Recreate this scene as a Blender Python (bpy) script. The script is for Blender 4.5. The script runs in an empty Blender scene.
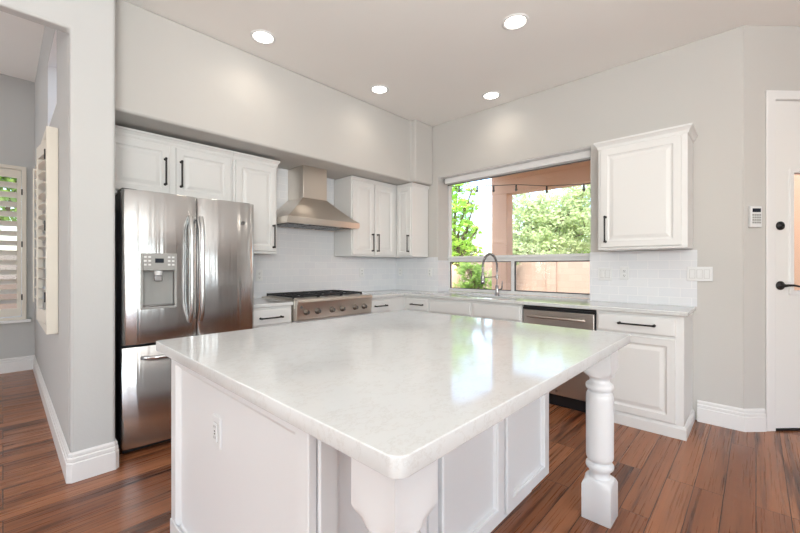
import bpy, math, random
from mathutils import Vector, Matrix
random.seed(7)
PI = math.pi
D = bpy.data
C = bpy.context.scene.collection
scene = bpy.context.scene

# ------------------------------------------------------------------ camera, sky, sun, exposure
ZC = 1.25
cam_data = D.cameras.new('camera')
cam = D.objects.new('camera', cam_data)
C.objects.link(cam)
cam_data.sensor_width = 36
cam_data.lens = 376.0 / 800 * 36
cam_data.clip_start = 0.02
cam.location = (0, 0, ZC)
cam.rotation_euler = (PI / 2, 0, math.atan2(356, 376) - PI / 2)
scene.camera = cam

SKY = 0.75
world = D.worlds.new('sky')
scene.world = world
world.use_nodes = True
wn = world.node_tree
bg = wn.nodes['Background']
st = wn.nodes.new('ShaderNodeTexSky')
st.sky_type = 'NISHITA'
st.sun_disc = False
st.sun_elevation = math.radians(52)
st.sun_rotation = math.radians(250)
st.dust_density = 2.5
st.air_density = 1.0
st.ozone_density = 1.0
wn.links.new(st.outputs[0], bg.inputs[0])
bg.inputs[1].default_value = SKY

sun_d = D.lights.new('sun', 'SUN')
sun_d.energy = 3.5
sun_d.angle = math.radians(1.0)
sun_d.color = (1.0, 0.93, 0.82)
sun = D.objects.new('sun', sun_d)
C.objects.link(sun)
sun.rotation_euler = Vector((0.62, 0.38, -1.0)).to_track_quat('-Z', 'Y').to_euler()


def area(name, loc, aim, sx, sy, power, col=(1, 1, 1), spread=180):
    l = D.lights.new(name, 'AREA')
    l.shape = 'RECTANGLE'
    l.size, l.size_y = sx, sy
    l.energy = power
    l.color = col
    l.spread = math.radians(spread)
    o = D.objects.new(name, l)
    C.objects.link(o)
    o.location = loc
    o.rotation_euler = Vector(aim).to_track_quat('-Z', 'Y').to_euler()
    return o


# added area lights in unseen window openings, standing in for daylight
SOUTH = [(-2.90, -1.10), (-0.75, 1.05), (1.72, 2.10)]
WEST = [(-2.13, -0.77), (-0.43, 0.93)]
for a_, b_ in SOUTH:
    area('fill_south', ((a_ + b_) / 2, -3.93, 1.45), (0, 1, 1.2), b_ - a_ - 0.04, 2.0, 29 * (b_ - a_), (0.94, 0.985, 0.98))
for a_, b_ in WEST:
    area('fill_west', (-4.43, (a_ + b_) / 2, 1.45), (1, 0, 1.2), b_ - a_ - 0.04, 2.0, 34, (0.92, 0.98, 0.985))
area('fill_dining', (-3.0, 6.33, 1.6), (0.2, -1, 0.6), 1.9, 1.7, 105, (0.96, 0.98, 1.0))  # added area light inside the dining room to brighten it
# added fill light behind the camera, aimed up to brighten the ceiling
area('ceiling_fill', (-0.5, -0.7, 1.75), (0.42, 0.42, 1.0), 0.7, 0.7, 102, (0.94, 0.985, 0.965))
portal = area('window_portal', (4.22, 2.07, 1.66), (-1, 0, 0), 1.8, 1.45, 1)
portal.data.cycles.is_portal = True      # only guides sampling of the sky through the window
CAN_POWER = 6
scene.view_settings.view_transform = 'Standard'
scene.view_settings.look = 'None'
scene.view_settings.exposure = 0.0
scene.view_settings.gamma = 1.0
scene.view_settings.use_curve_mapping = False
scene.cycles.max_bounces = 10
scene.cycles.diffuse_bounces = 6
scene.cycles.glossy_bounces = 5
scene.cycles.transparent_max_bounces = 24
scene.cycles.sample_clamp_indirect = 6


# ------------------------------------------------------------------ materials
def mat(name, col, rough=0.5, metal=0.0, spec=0.5, **kw):
    m = D.materials.new(name)
    m.use_nodes = True
    b = m.node_tree.nodes['Principled BSDF']
    b.inputs['Base Color'].default_value = (*col, 1)
    b.inputs['Roughness'].default_value = rough
    b.inputs['Metallic'].default_value = metal
    b.inputs['Specular IOR Level'].default_value = spec
    for k, v in kw.items():
        b.inputs[k.replace('_', ' ')].default_value = v
    return m


class NT:
    """tiny helper over one material's node tree"""
    def __init__(s, m):
        s.m = m; s.t = m.node_tree; s.b = s.t.nodes['Principled BSDF']
        s.tc = s.t.nodes.new('ShaderNodeTexCoord')

    def n(s, kind, **kw):
        x = s.t.nodes.new('ShaderNode' + kind)
        for k, v in kw.items():
            setattr(x, k, v)
        return x

    def l(s, a, b):
        s.t.links.new(a, b)

    def mapping(s, scale=(1, 1, 1), loc=(0, 0, 0), rot=(0, 0, 0)):
        mp = s.n('Mapping')
        mp.inputs['Scale'].default_value = scale
        mp.inputs['Location'].default_value = loc
        mp.inputs['Rotation'].default_value = rot
        s.l(s.tc.outputs['Object'], mp.inputs['Vector'])
        return mp.outputs[0]

    def noise(s, vec, scale, detail=3, rough=0.5):
        x = s.n('TexNoise')
        x.inputs['Scale'].default_value = scale
        x.inputs['Detail'].default_value = detail
        x.inputs['Roughness'].default_value = rough
        s.l(vec, x.inputs['Vector'])
        return x.outputs[0]

    def ramp(s, fac, stops):
        r = s.n('ValToRGB')
        e = r.color_ramp.elements
        while len(e) < len(stops):
            e.new(0.5)
        for el, (p, c) in zip(e, stops):
            el.position = p
            el.color = (*c, 1)
        s.l(fac, r.inputs[0])
        return r.outputs[0]

    def mix(s, fac, a, b, mode='MIX'):
        x = s.n('Mix', data_type='RGBA', blend_type=mode)
        for sock, v in ((x.inputs[0], fac), (x.inputs[6], a), (x.inputs[7], b)):
            if isinstance(v, (int, float)):
                sock.default_value = v
            elif isinstance(v, tuple):
                sock.default_value = (*v, 1)
            else:
                s.l(v, sock)
        return x.outputs[2]

    def bump(s, h, strength, dist=0.01):
        x = s.n('Bump')
        x.inputs['Strength'].default_value = strength
        x.inputs['Distance'].default_value = dist
        s.l(h, x.inputs['Height'])
        s.l(x.outputs[0], s.b.inputs['Normal'])

    def col(s, c):
        s.l(c, s.b.inputs['Base Color'])


def plaster(name, col, scale=60, strength=0.12, rough=0.75):
    m = mat(name, col, rough, spec=0.3)
    t = NT(m)
    v = t.mapping()
    t.bump(t.noise(v, scale, 4, 0.6), strength, 0.004)
    a = tuple(c * 0.97 for c in col)
    t.col(t.mix(t.noise(v, 1.7, 2), a, col))
    return m


M = {}
M['wall'] = plaster('warm_grey_wall_paint', (0.575, 0.565, 0.545))
M['wall_cool'] = plaster('cool_grey_wall_paint', (0.55, 0.56, 0.56))
M['ceiling'] = plaster('ceiling_paint', (0.90, 0.885, 0.86), 40, 0.15)
M['trim'] = mat('white_trim_paint', (0.80, 0.80, 0.80), 0.35)
M['door_white'] = mat('white_door_paint', (0.80, 0.80, 0.79), 0.35)


def painted_wood(name, col):
    m = mat(name, col, 0.33, spec=0.5)
    t = NT(m)
    t.bump(t.noise(t.mapping((1, 1, 0.15)), 45, 3), 0.04, 0.003)
    return m


M['cab'] = painted_wood('white_cabinet_paint', (0.75, 0.755, 0.75))
M['island'] = painted_wood('cool_white_island_paint', (0.76, 0.775, 0.79))
M['black'] = mat('matte_black_metal', (0.012, 0.011, 0.012), 0.38, 0.3)
M['iron'] = mat('cast_iron', (0.02, 0.021, 0.024), 0.45, 0.2)
M['blackplastic'] = mat('black_plastic', (0.012, 0.012, 0.014), 0.35)
M['greyplastic'] = mat('grey_plastic', (0.34, 0.34, 0.33), 0.4)
M['whiteplastic'] = mat('white_plastic', (0.74, 0.755, 0.765), 0.3)
M['slot'] = mat('dark_slot', (0.10, 0.10, 0.10), 0.5)
M['screen'] = mat('dark_display', (0.015, 0.02, 0.03), 0.12)
M['chrome'] = mat('brushed_nickel', (0.33, 0.325, 0.33), 0.2, 1.0)
M['cord'] = mat('dark_cable', (0.02, 0.02, 0.02), 0.6)
M['bulbglass'] = mat('smoky_bulb_glass', (0.10, 0.09, 0.08), 0.1)
M['vinyl'] = mat('window_vinyl', (0.74, 0.75, 0.76), 0.35)
M['gasket'] = mat('dark_gasket', (0.07, 0.07, 0.075), 0.5)
M['shade'] = mat('roller_shade_fabric', (0.72, 0.71, 0.69), 0.7)
M['shutter'] = mat('cream_shutter_paint', (0.74, 0.70, 0.62), 0.4)


def steel(name, col, rough, axis, aniso=0.8, tan='Z', rot=0.25, wave=None):
    m = mat(name, col, rough, 1.0)
    t = NT(m)
    sc = {'z': (1, 1, 0.01), 'x': (0.01, 1, 1), 'y': (1, 0.01, 1)}[axis]
    h = t.noise(t.mapping(sc), 500, 2)
    if wave:
        wv = t.noise(t.mapping(wave), 1.0, 2, 0.5)
        ad = t.n('Math', operation='MULTIPLY_ADD')
        t.l(h, ad.inputs[0])
        ad.inputs[1].default_value = 0.004
        t.l(wv, ad.inputs[2])
        t.bump(ad.outputs[0], 0.28, 0.02)
    else:
        t.bump(h, 0.012, 0.001)
    r = t.n('MapRange')
    r.inputs['To Min'].default_value = rough - 0.03
    r.inputs['To Max'].default_value = rough + 0.03
    t.l(h, r.inputs['Value'])
    t.l(r.outputs[0], t.b.inputs['Roughness'])
    t.b.inputs['Anisotropic'].default_value = aniso
    t.b.inputs['Anisotropic Rotation'].default_value = rot
    tg = t.n('Tangent', direction_type='RADIAL', axis=tan)
    t.l(tg.outputs[0], t.b.inputs['Tangent'])
    return m


M['steel'] = steel('brushed_steel_upright', (0.64, 0.65, 0.655), 0.20, 'x', 0.85, wave=(20, 1, 0.35))
M['steel_h'] = steel('brushed_steel_sideways', (0.74, 0.685, 0.62), 0.30, 'x', 0.6)
M['knob'] = mat('dark_bronze_metal', (0.22, 0.19, 0.17), 0.35, 0.9)
M['steel_dw'] = steel('brushed_steel_front', (0.62, 0.58, 0.54), 0.3, 'y')


def quartz():
    m = mat('white_quartz', (0.78, 0.77, 0.75), 0.085, spec=0.55)
    t = NT(m)
    v = t.mapping()
    big = t.noise(v, 2.2, 5, 0.6)
    fleck = t.noise(v, 34, 6, 0.75)
    w = t.noise(t.mapping((1, 1.6, 1)), 5, 8, 0.72)
    vein = t.ramp(w, [(0.0, (0, 0, 0)), (0.485, (0, 0, 0)), (0.5, (1, 1, 1)), (0.515, (0, 0, 0)), (1, (0, 0, 0))])
    c = t.mix(big, (0.61, 0.625, 0.63), (0.67, 0.685, 0.69))
    c = t.mix(t.ramp(fleck, [(0.56, (0, 0, 0)), (0.70, (0.32, 0.32, 0.32))]), c, (0.50, 0.49, 0.48))
    f2 = t.n('Math', operation='MULTIPLY')
    t.l(vein, f2.inputs[0])
    f2.inputs[1].default_value = 0.4
    c = t.mix(f2.outputs[0], c, (0.50, 0.48, 0.46))
    t.col(c)
    return m


M['quartz'] = quartz()


def tile(name, rot):
    """white subway tile: 15 x 7.5 cm running bond"""
    m = mat(name, (0.74, 0.76, 0.79), 0.12)
    t = NT(m)
    br = t.n('TexBrick')
    br.inputs['Scale'].default_value = 1.0
    br.inputs['Brick Width'].default_value = 0.152
    br.inputs['Row Height'].default_value = 0.0765
    br.inputs['Mortar Size'].default_value = 0.0016
    br.inputs['Mortar Smooth'].default_value = 0.3
    br.inputs['Color1'].default_value = (0.72, 0.74, 0.78, 1)
    br.inputs['Color2'].default_value = (0.75, 0.77, 0.80, 1)
    br.inputs['Mortar'].default_value = (0.86, 0.86, 0.87, 1)
    sx = t.n('SeparateXYZ')
    cx = t.n('CombineXYZ')
    t.l(t.tc.outputs['Object'], sx.inputs[0])
    t.l(sx.outputs[0 if rot == 'x' else 1], cx.inputs[0])
    t.l(sx.outputs[2], cx.inputs[1])
    t.l(cx.outputs[0], br.inputs['Vector'])
    t.col(br.outputs['Color'])
    inv = t.n('Math', operation='SUBTRACT')
    inv.inputs[0].default_value = 1
    t.l(br.outputs['Fac'], inv.inputs[1])
    wob = t.n('Math', operation='MULTIPLY_ADD')
    t.l(t.noise(cx.outputs[0], 9, 1), wob.inputs[0])
    wob.inputs[1].default_value = 0.5
    t.l(inv.outputs[0], wob.inputs[2])
    t.bump(wob.outputs[0], 0.35, 0.003)
    return m


M['tile_x'] = tile('white_subway_tile_range_side', 'x')
M['tile_y'] = tile('white_subway_tile_window_side', 'y')


def wood_floor():
    m = mat('red_brown_hand_scraped_planks', (0.2, 0.07, 0.04), 0.24, spec=0.5)
    t = NT(m)
    v = t.mapping()
    br = t.n('TexBrick')
    br.offset = 0.37
    br.offset_frequency = 3
    br.inputs['Scale'].default_value = 1.0
    br.inputs['Brick Width'].default_value = 1.35
    br.inputs['Row Height'].default_value = 0.128
    br.inputs['Mortar Size'].default_value = 0.0022
    br.inputs['Mortar Smooth'].default_value = 0.4
    br.inputs['Color1'].default_value = (0, 0, 0, 1)
    br.inputs['Color2'].default_value = (1, 1, 1, 1)
    br.inputs['Mortar'].default_value = (0.5, 0.5, 0.5, 1)
    t.l(v, br.inputs['Vector'])
    # shift the grain from plank to plank
    addv = t.n('VectorMath', operation='MULTIPLY_ADD')
    t.l(br.outputs['Color'], addv.inputs[0])
    addv.inputs[1].default_value = (7, 3, 5)
    sc = t.n('VectorMath', operation='MULTIPLY')
    t.l(v, sc.inputs[0])
    sc.inputs[1].default_value = (0.22, 5.5, 1)
    t.l(sc.outputs[0], addv.inputs[2])
    grain = t.noise(addv.outputs[0], 3.2, 6, 0.62)
    sc2 = t.n('VectorMath', operation='MULTIPLY')
    t.l(addv.outputs[0], sc2.inputs[0])
    sc2.inputs[1].default_value = (1.6, 3.4, 1)
    fine = t.noise(sc2.outputs[0], 5, 4, 0.6)
    base = t.mix(br.outputs['Color'], (0.235, 0.082, 0.034), (0.39, 0.155, 0.068))
    g1 = t.ramp(grain, [(0.31, (0.15, 0.12, 0.11)), (0.40, (0.50, 0.45, 0.42)), (0.47, (0.90, 0.89, 0.88)), (0.75, (1.2, 1.2, 1.2))])
    c = t.mix(1.0, base, g1, 'MULTIPLY')
    g2 = t.ramp(fine, [(0.34, (0.62, 0.60, 0.58)), (0.52, (1, 1, 1))])
    c = t.mix(0.45, c, g2, 'MULTIPLY')
    c = t.mix(br.outputs['Fac'], c, (0.025, 0.010, 0.007))
    t.col(c)
    h = t.n('Math', operation='MULTIPLY_ADD')
    t.l(br.outputs['Fac'], h.inputs[0])
    h.inputs[1].default_value = -1.0
    hh = t.n('Math', operation='MULTIPLY')
    t.l(grain, hh.inputs[0])
    hh.inputs[1].default_value = 1.0
    t.l(hh.outputs[0], h.inputs[2])
    t.bump(h.outputs[0], 0.35, 0.004)
    r = t.n('MapRange')
    t.l(fine, r.inputs['Value'])
    r.inputs['To Min'].default_value = 0.2
    r.inputs['To Max'].default_value = 0.38
    t.l(r.outputs[0], t.b.inputs['Roughness'])
    return m


M['floor'] = wood_floor()


def glass():
    m = D.materials.new('window_glass')
    m.use_nodes = True
    t = m.node_tree
    t.nodes.remove(t.nodes['Principled BSDF'])
    out = t.nodes['Material Output']
    tr = t.nodes.new('ShaderNodeBsdfTransparent')
    gl = t.nodes.new('ShaderNodeBsdfGlossy')
    gl.inputs['Roughness'].default_value = 0.01
    lw = t.nodes.new('ShaderNodeLayerWeight')
    lw.inputs[0].default_value = 0.5
    pw = t.nodes.new('ShaderNodeMath')
    pw.operation = 'POWER'
    pw.inputs[1].default_value = 4.5
    t.links.new(lw.outputs['Facing'], pw.inputs[0])
    fr = t.nodes.new('ShaderNodeMapRange')
    fr.inputs['To Min'].default_value = 0.035
    fr.inputs['To Max'].default_value = 0.9
    t.links.new(pw.outputs[0], fr.inputs['Value'])
    mx = t.nodes.new('ShaderNodeMixShader')
    t.links.new(fr.outputs[0], mx.inputs[0])
    t.links.new(tr.outputs[0], mx.inputs[1])
    t.links.new(gl.outputs[0], mx.inputs[2])
    t.links.new(mx.outputs[0], out.inputs[0])
    return m


M['glass'] = glass()


def emis(name, col, s):
    m = mat(name, (0.8, 0.8, 0.8), 0.5)
    b = m.node_tree.nodes['Principled BSDF']
    b.inputs['Emission Color'].default_value = (*col, 1)
    b.inputs['Emission Strength'].default_value = s
    return m


M['lamp'] = emis('lit_lamp_lens', (1.0, 0.95, 0.86), 9.0)
M['stucco'] = plaster('peach_stucco', (0.76, 0.52, 0.36), 30, 0.4, 0.9)
M['bark'] = mat('tree_bark', (0.20, 0.14, 0.09), 0.9)
M['ground'] = plaster('tan_gravel', (0.42, 0.33, 0.25), 14, 0.6, 0.95)


def blockwall():
    m = mat('pinkish_concrete_block', (0.5, 0.4, 0.33), 0.9, spec=0.2)
    t = NT(m)
    br = t.n('TexBrick')
    br.inputs['Scale'].default_value = 1
    br.inputs['Brick Width'].default_value = 0.40
    br.inputs['Row Height'].default_value = 0.20
    br.inputs['Mortar Size'].default_value = 0.006
    br.inputs['Color1'].default_value = (0.42, 0.32, 0.25, 1)
    br.inputs['Color2'].default_value = (0.46, 0.355, 0.28, 1)
    br.inputs['Mortar'].default_value = (0.39, 0.30, 0.24, 1)
    sx = t.n('SeparateXYZ')
    cx = t.n('CombineXYZ')
    t.l(t.tc.outputs['Object'], sx.inputs[0])
    t.l(sx.outputs[1], cx.inputs[0])
    t.l(sx.outputs[2], cx.inputs[1])
    t.l(cx.outputs[0], br.inputs['Vector'])
    t.col(br.outputs['Color'])
    return m


M['block'] = blockwall()


def leaf(name, a, b):
    m = mat(name, a, 0.55, spec=0.3)
    t = NT(m)
    t.col(t.mix(t.noise(t.mapping(), 2.3, 3), a, b))
    tl = t.n('BsdfTranslucent')
    tl.inputs[0].default_value = (*[min(1, c * 1.25) for c in b], 1)
    mx = t.n('MixShader')
    mx.inputs[0].default_value = 0.45
    out = t.t.nodes['Material Output']
    t.l(t.b.outputs[0], mx.inputs[1])
    t.l(tl.outputs[0], mx.inputs[2])
    t.l(mx.outputs[0], out.inputs[0])
    return m


M['leaf_lime'] = leaf('lime_leaves', (0.34, 0.58, 0.08), (0.60, 0.80, 0.22))
M['leaf_pale'] = leaf('pale_green_leaves', (0.33, 0.43, 0.20), (0.66, 0.73, 0.46))
M['leaf_mid'] = leaf('mid_green_leaves', (0.16, 0.32, 0.06), (0.36, 0.52, 0.14))


# ------------------------------------------------------------------ mesh builder
class MB:
    def __init__(s):
        s.v, s.f, s.sm = [], [], []

    def add(s, vs, fs, smooth=False):
        k = len(s.v)
        s.v += [tuple(v) for v in vs]
        s.f += [tuple(i + k for i in f) for f in fs]
        s.sm += [smooth] * len(fs)
        return s

    def box(s, x0, x1, y0, y1, z0, z1):
        if x0 > x1: x0, x1 = x1, x0
        if y0 > y1: y0, y1 = y1, y0
        if z0 > z1: z0, z1 = z1, z0
        vs = [(x, y, z) for z in (z0, z1) for y in (y0, y1) for x in (x0, x1)]
        return s.add(vs, [(0, 2, 3, 1), (4, 5, 7, 6), (0, 1, 5, 4), (2, 6, 7, 3), (0, 4, 6, 2), (1, 3, 7, 5)])

    def grid(s, axis, us, vs_, mask, a, b):
        """cells of a plane grid (mask(i,j) true = solid) extruded along `axis` from a to b, as one clean mesh"""
        idx = {}
        V, F = [], []

        def vert(i, j, k):
            key = (i, j, k)
            if key not in idx:
                u, v, w = us[i], vs_[j], (a, b)[k]
                p = {'z': (u, v, w), 'y': (u, w, v), 'x': (w, u, v)}[axis]
                idx[key] = len(V)
                V.append(p)
            return idx[key]
        n, m = len(us) - 1, len(vs_) - 1
        sol = lambda i, j: 0 <= i < n and 0 <= j < m and mask(i, j)
        for i in range(n):
            for j in range(m):
                if not sol(i, j): continue
                F.append((vert(i, j, 0), vert(i, j + 1, 0), vert(i + 1, j + 1, 0), vert(i + 1, j, 0)))
                F.append((vert(i, j, 1), vert(i + 1, j, 1), vert(i + 1, j + 1, 1), vert(i, j + 1, 1)))
                for (di, dj, p, q) in ((0, -1, (i, j), (i + 1, j)), (1, 0, (i + 1, j), (i + 1, j + 1)),
                                       (0, 1, (i + 1, j + 1), (i, j + 1)), (-1, 0, (i, j + 1), (i, j))):
                    if not sol(i + di, j + dj):
                        F.append((vert(*p, 0), vert(*q, 0), vert(*q, 1), vert(*p, 1)))
        if axis == 'y':
            F = [f[::-1] for f in F]
        return s.add(V, F)

    def tube(s, pts, r, n=10, cap=True):
        pts = [Vector(p) for p in pts]
        rr = r if isinstance(r, (list, tuple)) else [r] * len(pts)
        rings, up = [], None
        for i, p in enumerate(pts):
            d = (pts[min(i + 1, len(pts) - 1)] - pts[max(i - 1, 0)]).normalized()
            if up is None:
                up = d.orthogonal().normalized()
            else:
                up = (up - d * up.dot(d)).normalized()
            w = d.cross(up)
            rings.append([p + (up * math.cos(2 * PI * k / n) + w * math.sin(2 * PI * k / n)) * rr[i] for k in range(n)])
        vs = [v for rg in rings for v in rg]
        fs = [(i * n + k, i * n + (k + 1) % n, (i + 1) * n + (k + 1) % n, (i + 1) * n + k)
              for i in range(len(pts) - 1) for k in range(n)]
        s.add(vs, fs, True)
        if cap:
            s.add(rings[0], [tuple(range(n))[::-1]])
            s.add(rings[-1], [tuple(range(n))])
        return s

    def lathe(s, prof, c=(0, 0, 0), axis='z', n=32, smooth=True):
        """prof: list of (radius, height) revolved about `axis` through c"""
        vs = []
        for r, h in prof:
            for k in range(n):
                a = 2 * PI * k / n
                x, y = r * math.cos(a), r * math.sin(a)
                p = {'z': (x, y, h), '-y': (x, -h, y), '-x': (-h, -x, y)}[axis]
                vs.append((p[0] + c[0], p[1] + c[1], p[2] + c[2]))
        fs = [(i * n + k, i * n + (k + 1) % n, (i + 1) * n + (k + 1) % n, (i + 1) * n + k)
              for i in range(len(prof) - 1) for k in range(n)]
        s.add(vs, fs, smooth)
        s.add(vs[:n], [tuple(range(n))[::-1]])
        s.add(vs[-n:], [tuple(range(n))])
        return s

    def sweep(s, path, prof, closed=False):
        """path: 2-D points walked with the room on the LEFT; prof: (offset into room, z)"""
        P = [Vector(p) for p in path]
        n = len(P)
        nor = []
        for i in range(n):
            ds = []
            if i > 0: ds.append((P[i] - P[i - 1]).normalized())
            if i < n - 1: ds.append((P[i + 1] - P[i]).normalized())
            ns = [Vector((-d.y, d.x)) for d in ds]
            if len(ns) == 1:
                nor.append(ns[0])
            else:
                b = (ns[0] + ns[1])
                b.normalize()
                nor.append(b / max(0.3, b.dot(ns[0])))
        m = len(prof)
        vs = [(P[i].x + nor[i].x * d, P[i].y + nor[i].y * d, z) for i in range(n) for d, z in prof]
        fs = [(i * m + k, i * m + (k + 1) % m, (i + 1) * m + (k + 1) % m, (i + 1) * m + k)
              for i in range(n - 1) for k in range(m)]
        fs += [tuple(range(m))[::-1], tuple((n - 1) * m + k for k in range(m))]
        return s.add(vs, fs)

    def rings(s, fr, a0, a1, b0, b1, prof, c0):
        """rectangular panel from nested rings. fr(a,b,c) -> point; prof: (inset, c)"""
        vs, m = [], len(prof)
        for ins, c in prof:
            for a, b in ((a0 + ins, b0 + ins), (a1 - ins, b0 + ins), (a1 - ins, b1 - ins), (a0 + ins, b1 - ins)):
                vs.append(fr(a, b, c0 + c))
        fs = []
        for i in range(m - 1):
            for k in range(4):
                fs.append((i * 4 + k, i * 4 + (k + 1) % 4, (i + 1) * 4 + (k + 1) % 4, (i + 1) * 4 + k))
        fs.append((0, 3, 2, 1))
        fs.append(tuple((m - 1) * 4 + k for k in range(4)))
        return s.add(vs, fs)


ORG = {}


def root(name, label=None, cat=None, loc=(0, 0, 0), group=None, kind=None, rotz=0):
    o = D.objects.new(name, None)
    o.empty_display_size = 0.1
    C.objects.link(o)
    o.location = loc
    o.rotation_euler = (0, 0, rotz)
    ORG[o.name] = Vector(loc) if not rotz else Vector((0, 0, 0))
    tag(o, label, cat, group, kind)
    return o


def tag(o, label=None, cat=None, group=None, kind=None):
    for k, v in (('label', label), ('category', cat), ('group', group), ('kind', kind)):
        if v: o[k] = v
    return o


def build(name, mb, m, parent=None, bevel=0, seg=2, label=None, cat=None, group=None, kind=None, org=None, fixn=True, angle=40):
    me = D.meshes.new(name)
    off = ORG.get(parent.name, Vector((0, 0, 0))) if parent else Vector(org or (0, 0, 0))
    me.from_pydata([(v[0] - off.x, v[1] - off.y, v[2] - off.z) for v in mb.v], [], mb.f)
    me.polygons.foreach_set('use_smooth', mb.sm)
    if fixn:
        import bmesh
        bm = bmesh.new()
        bm.from_mesh(me)
        bmesh.ops.recalc_face_normals(bm, faces=bm.faces)
        bm.to_mesh(me)
        bm.free()
    me.materials.append(m)
    o = D.objects.new(name, me)
    C.objects.link(o)
    if parent:
        o.parent = parent
        ORG[o.name] = off
    else:
        o.location = off
        ORG[o.name] = off
    if bevel:
        b = o.modifiers.new('round', 'BEVEL')
        b.width = bevel
        b.segments = seg
        b.limit_method = 'ANGLE'
        b.angle_limit = math.radians(angle)
        b.harden_normals = False
        for p in me.polygons: p.use_smooth = True
        me.set_sharp_from_angle(angle=math.radians(35))
    tag(o, label, cat, group, kind)
    return o


def struct(name, mb, m, bevel=0, parent=None, **kw):
    return build(name, mb, m, parent, bevel, kind=None if parent else 'structure', **kw)


# ------------------------------------------------------------------ room shell
XW, YW, H = 3.87, 3.742, 3.085
HF = 3.5          # dining ceiling
struct('floor', MB().box(-4.6, 5.4, -4.1, 6.6, -0.12, 0), M['floor'])
mb = MB().grid('z', [-4.6, 0.48, 5.4], [-4.1, 2.97, 3.95], lambda i, j: not (i == 0 and j == 1), H, H + 0.12)
struct('ceiling', mb, M['ceiling'])
struct('ceiling_dining', MB().box(-4.6, 0.5, 2.97, 6.6, HF, HF + 0.12), M['ceiling'])
# range wall
struct('wall_north', MB().box(0.48, 4.17, YW, YW + 0.2, 0, H), M['wall'])
# window wall with its deep opening
WY0, WY1, WZ0, WZ1 = 1.155, 2.99, 0.892, 2.40
mb = MB().grid('x', [0.068, WY0, WY1, YW], [0, WZ0, WZ1, H], lambda i, j: not (i == 1 and j == 1), XW, 4.17)
struct('wall_east', mb, M['wall'], 0.012, seg=3)
# soffit over the wall cabinets
mb = MB().grid('z', [0.48, 3.525, XW], [3.072, 3.15, YW], lambda i, j: j == 1 or i == 1, 2.312, H)
struct('wall_soffit', mb, M['wall'], 0.018, seg=3)
# end wall beside the fridge, with the header of the dining opening
mb = MB().grid('y', [-4.6, 0.268, 0.48], [0, 2.628, HF], lambda i, j: i == 1 or j == 1, 2.88, 2.97)
struct('wall_west_pier', mb, M['wall_cool'], 0.016, seg=3)
# dining side wall with a shuttered window and a high window
mb = MB().grid('x', [2.97, 3.60, 3.68, 4.42, 4.50, 6.40], [0, 0.84, 2.16, 2.43, 3.02, HF],
               lambda i, j: not ((i in (1, 2) and j == 1) or (i in (2, 3) and j == 3)), 0.268, 0.48)
struct('wall_dining_side', mb, M['wall_cool'])
mb = MB().grid('y', [-4.6, -1.35, 0.155, 0.48], [0, 0.65, 2.40, HF], lambda i, j: not (i == 1 and j == 1), 6.40, 6.55)
struct('wall_dining_far', mb, M['wall_cool'])
struct('wall_west', MB().grid('x', [-4.1, -2.13, -0.77, -0.43, 0.93, 6.6], [0, 0.4, 2.5, HF], lambda i, j: not (i in (1, 3) and j == 1), -4.6, -4.5), M['wall'])
struct('wall_south', MB().grid('y', [-4.6, -2.90, -1.10, -0.75, 1.05, 1.72, 2.10, 5.4], [0, 0.4, 2.5, H], lambda i, j: not (i in (1, 3, 5) and j == 1), -4.1, -4.0), M['wall'])
struct('wall_southeast', MB().box(5.2, 5.35, -4.1, -1.262, 0, H), M['wall'])

# angled wall with the patio door: local x runs along the wall, local y out of the house
door_wall = root('wall_angled', loc=(XW, 0.068, 0), rotz=-PI / 4, kind='structure')
DS0, DS1, DZ = 0.235, 1.165, 2.525
mb = MB().grid('y', [0.0, DS0, DS1, 1.88], [0, DZ, H], lambda i, j: not (i == 1 and j == 0), 0, 0.15)
struct('wall_face', mb, M['wall'], 0.004, parent=door_wall)

# baseboards
BB = [(0, 0), (0.018, 0), (0.018, 0.108), (0.012, 0.114), (0.015, 0.120), (0.015, 0.136), (0.008, 0.142),
      (0.011, 0.148), (0.011, 0.160), (0.004, 0.170), (0, 0.170)]
r2 = math.sqrt(0.5)
mb = MB().sweep([(XW + r2 * (DS0 - 0.075), 0.068 - r2 * (DS0 - 0.075)), (XW, 0.068), (XW, 0.345)], BB)
struct('baseboard_east', mb, M['trim'])
mb = MB().sweep([(0.48, 2.95), (0.48, 2.89), (0.47, 2.88), (0.280, 2.88), (0.268, 2.892), (0.268, 6.4), (-4.5, 6.4)], BB)
struct('baseboard_pier', mb, M['trim'])
mb = MB().sweep([(XW + r2 * 1.88, 0.068 - r2 * 1.88), (XW + r2 * 1.25, 0.068 - r2 * 1.25)], BB)
struct('baseboard_angled', mb, M['trim'])

# ------------------------------------------------------------------ subway tile backsplash (part of the walls)
TT = 0.010
mb = MB().grid('y', [1.42, 1.875, 2.772, XW - TT], [0.925, 1.372, 2.312], lambda i, j: j == 0 or i == 1, YW - TT, YW)
struct('trim_1', mb, M['tile_x'])
D.objects['trim_1']['label'] = 'white subway tile backsplash behind the range'
struct('trim_2', MB().box(XW - TT, XW, WY1, YW - TT, 0.925, 1.372), M['tile_y'])
struct('trim_3', MB().box(XW, 4.095, WY1 - 0.008, WY1, 0.925, 1.33), M['tile_x'])
struct('trim_4', MB().box(XW - TT, XW, 0.345, WY0, 0.925, 1.386), M['tile_y'])

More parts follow.
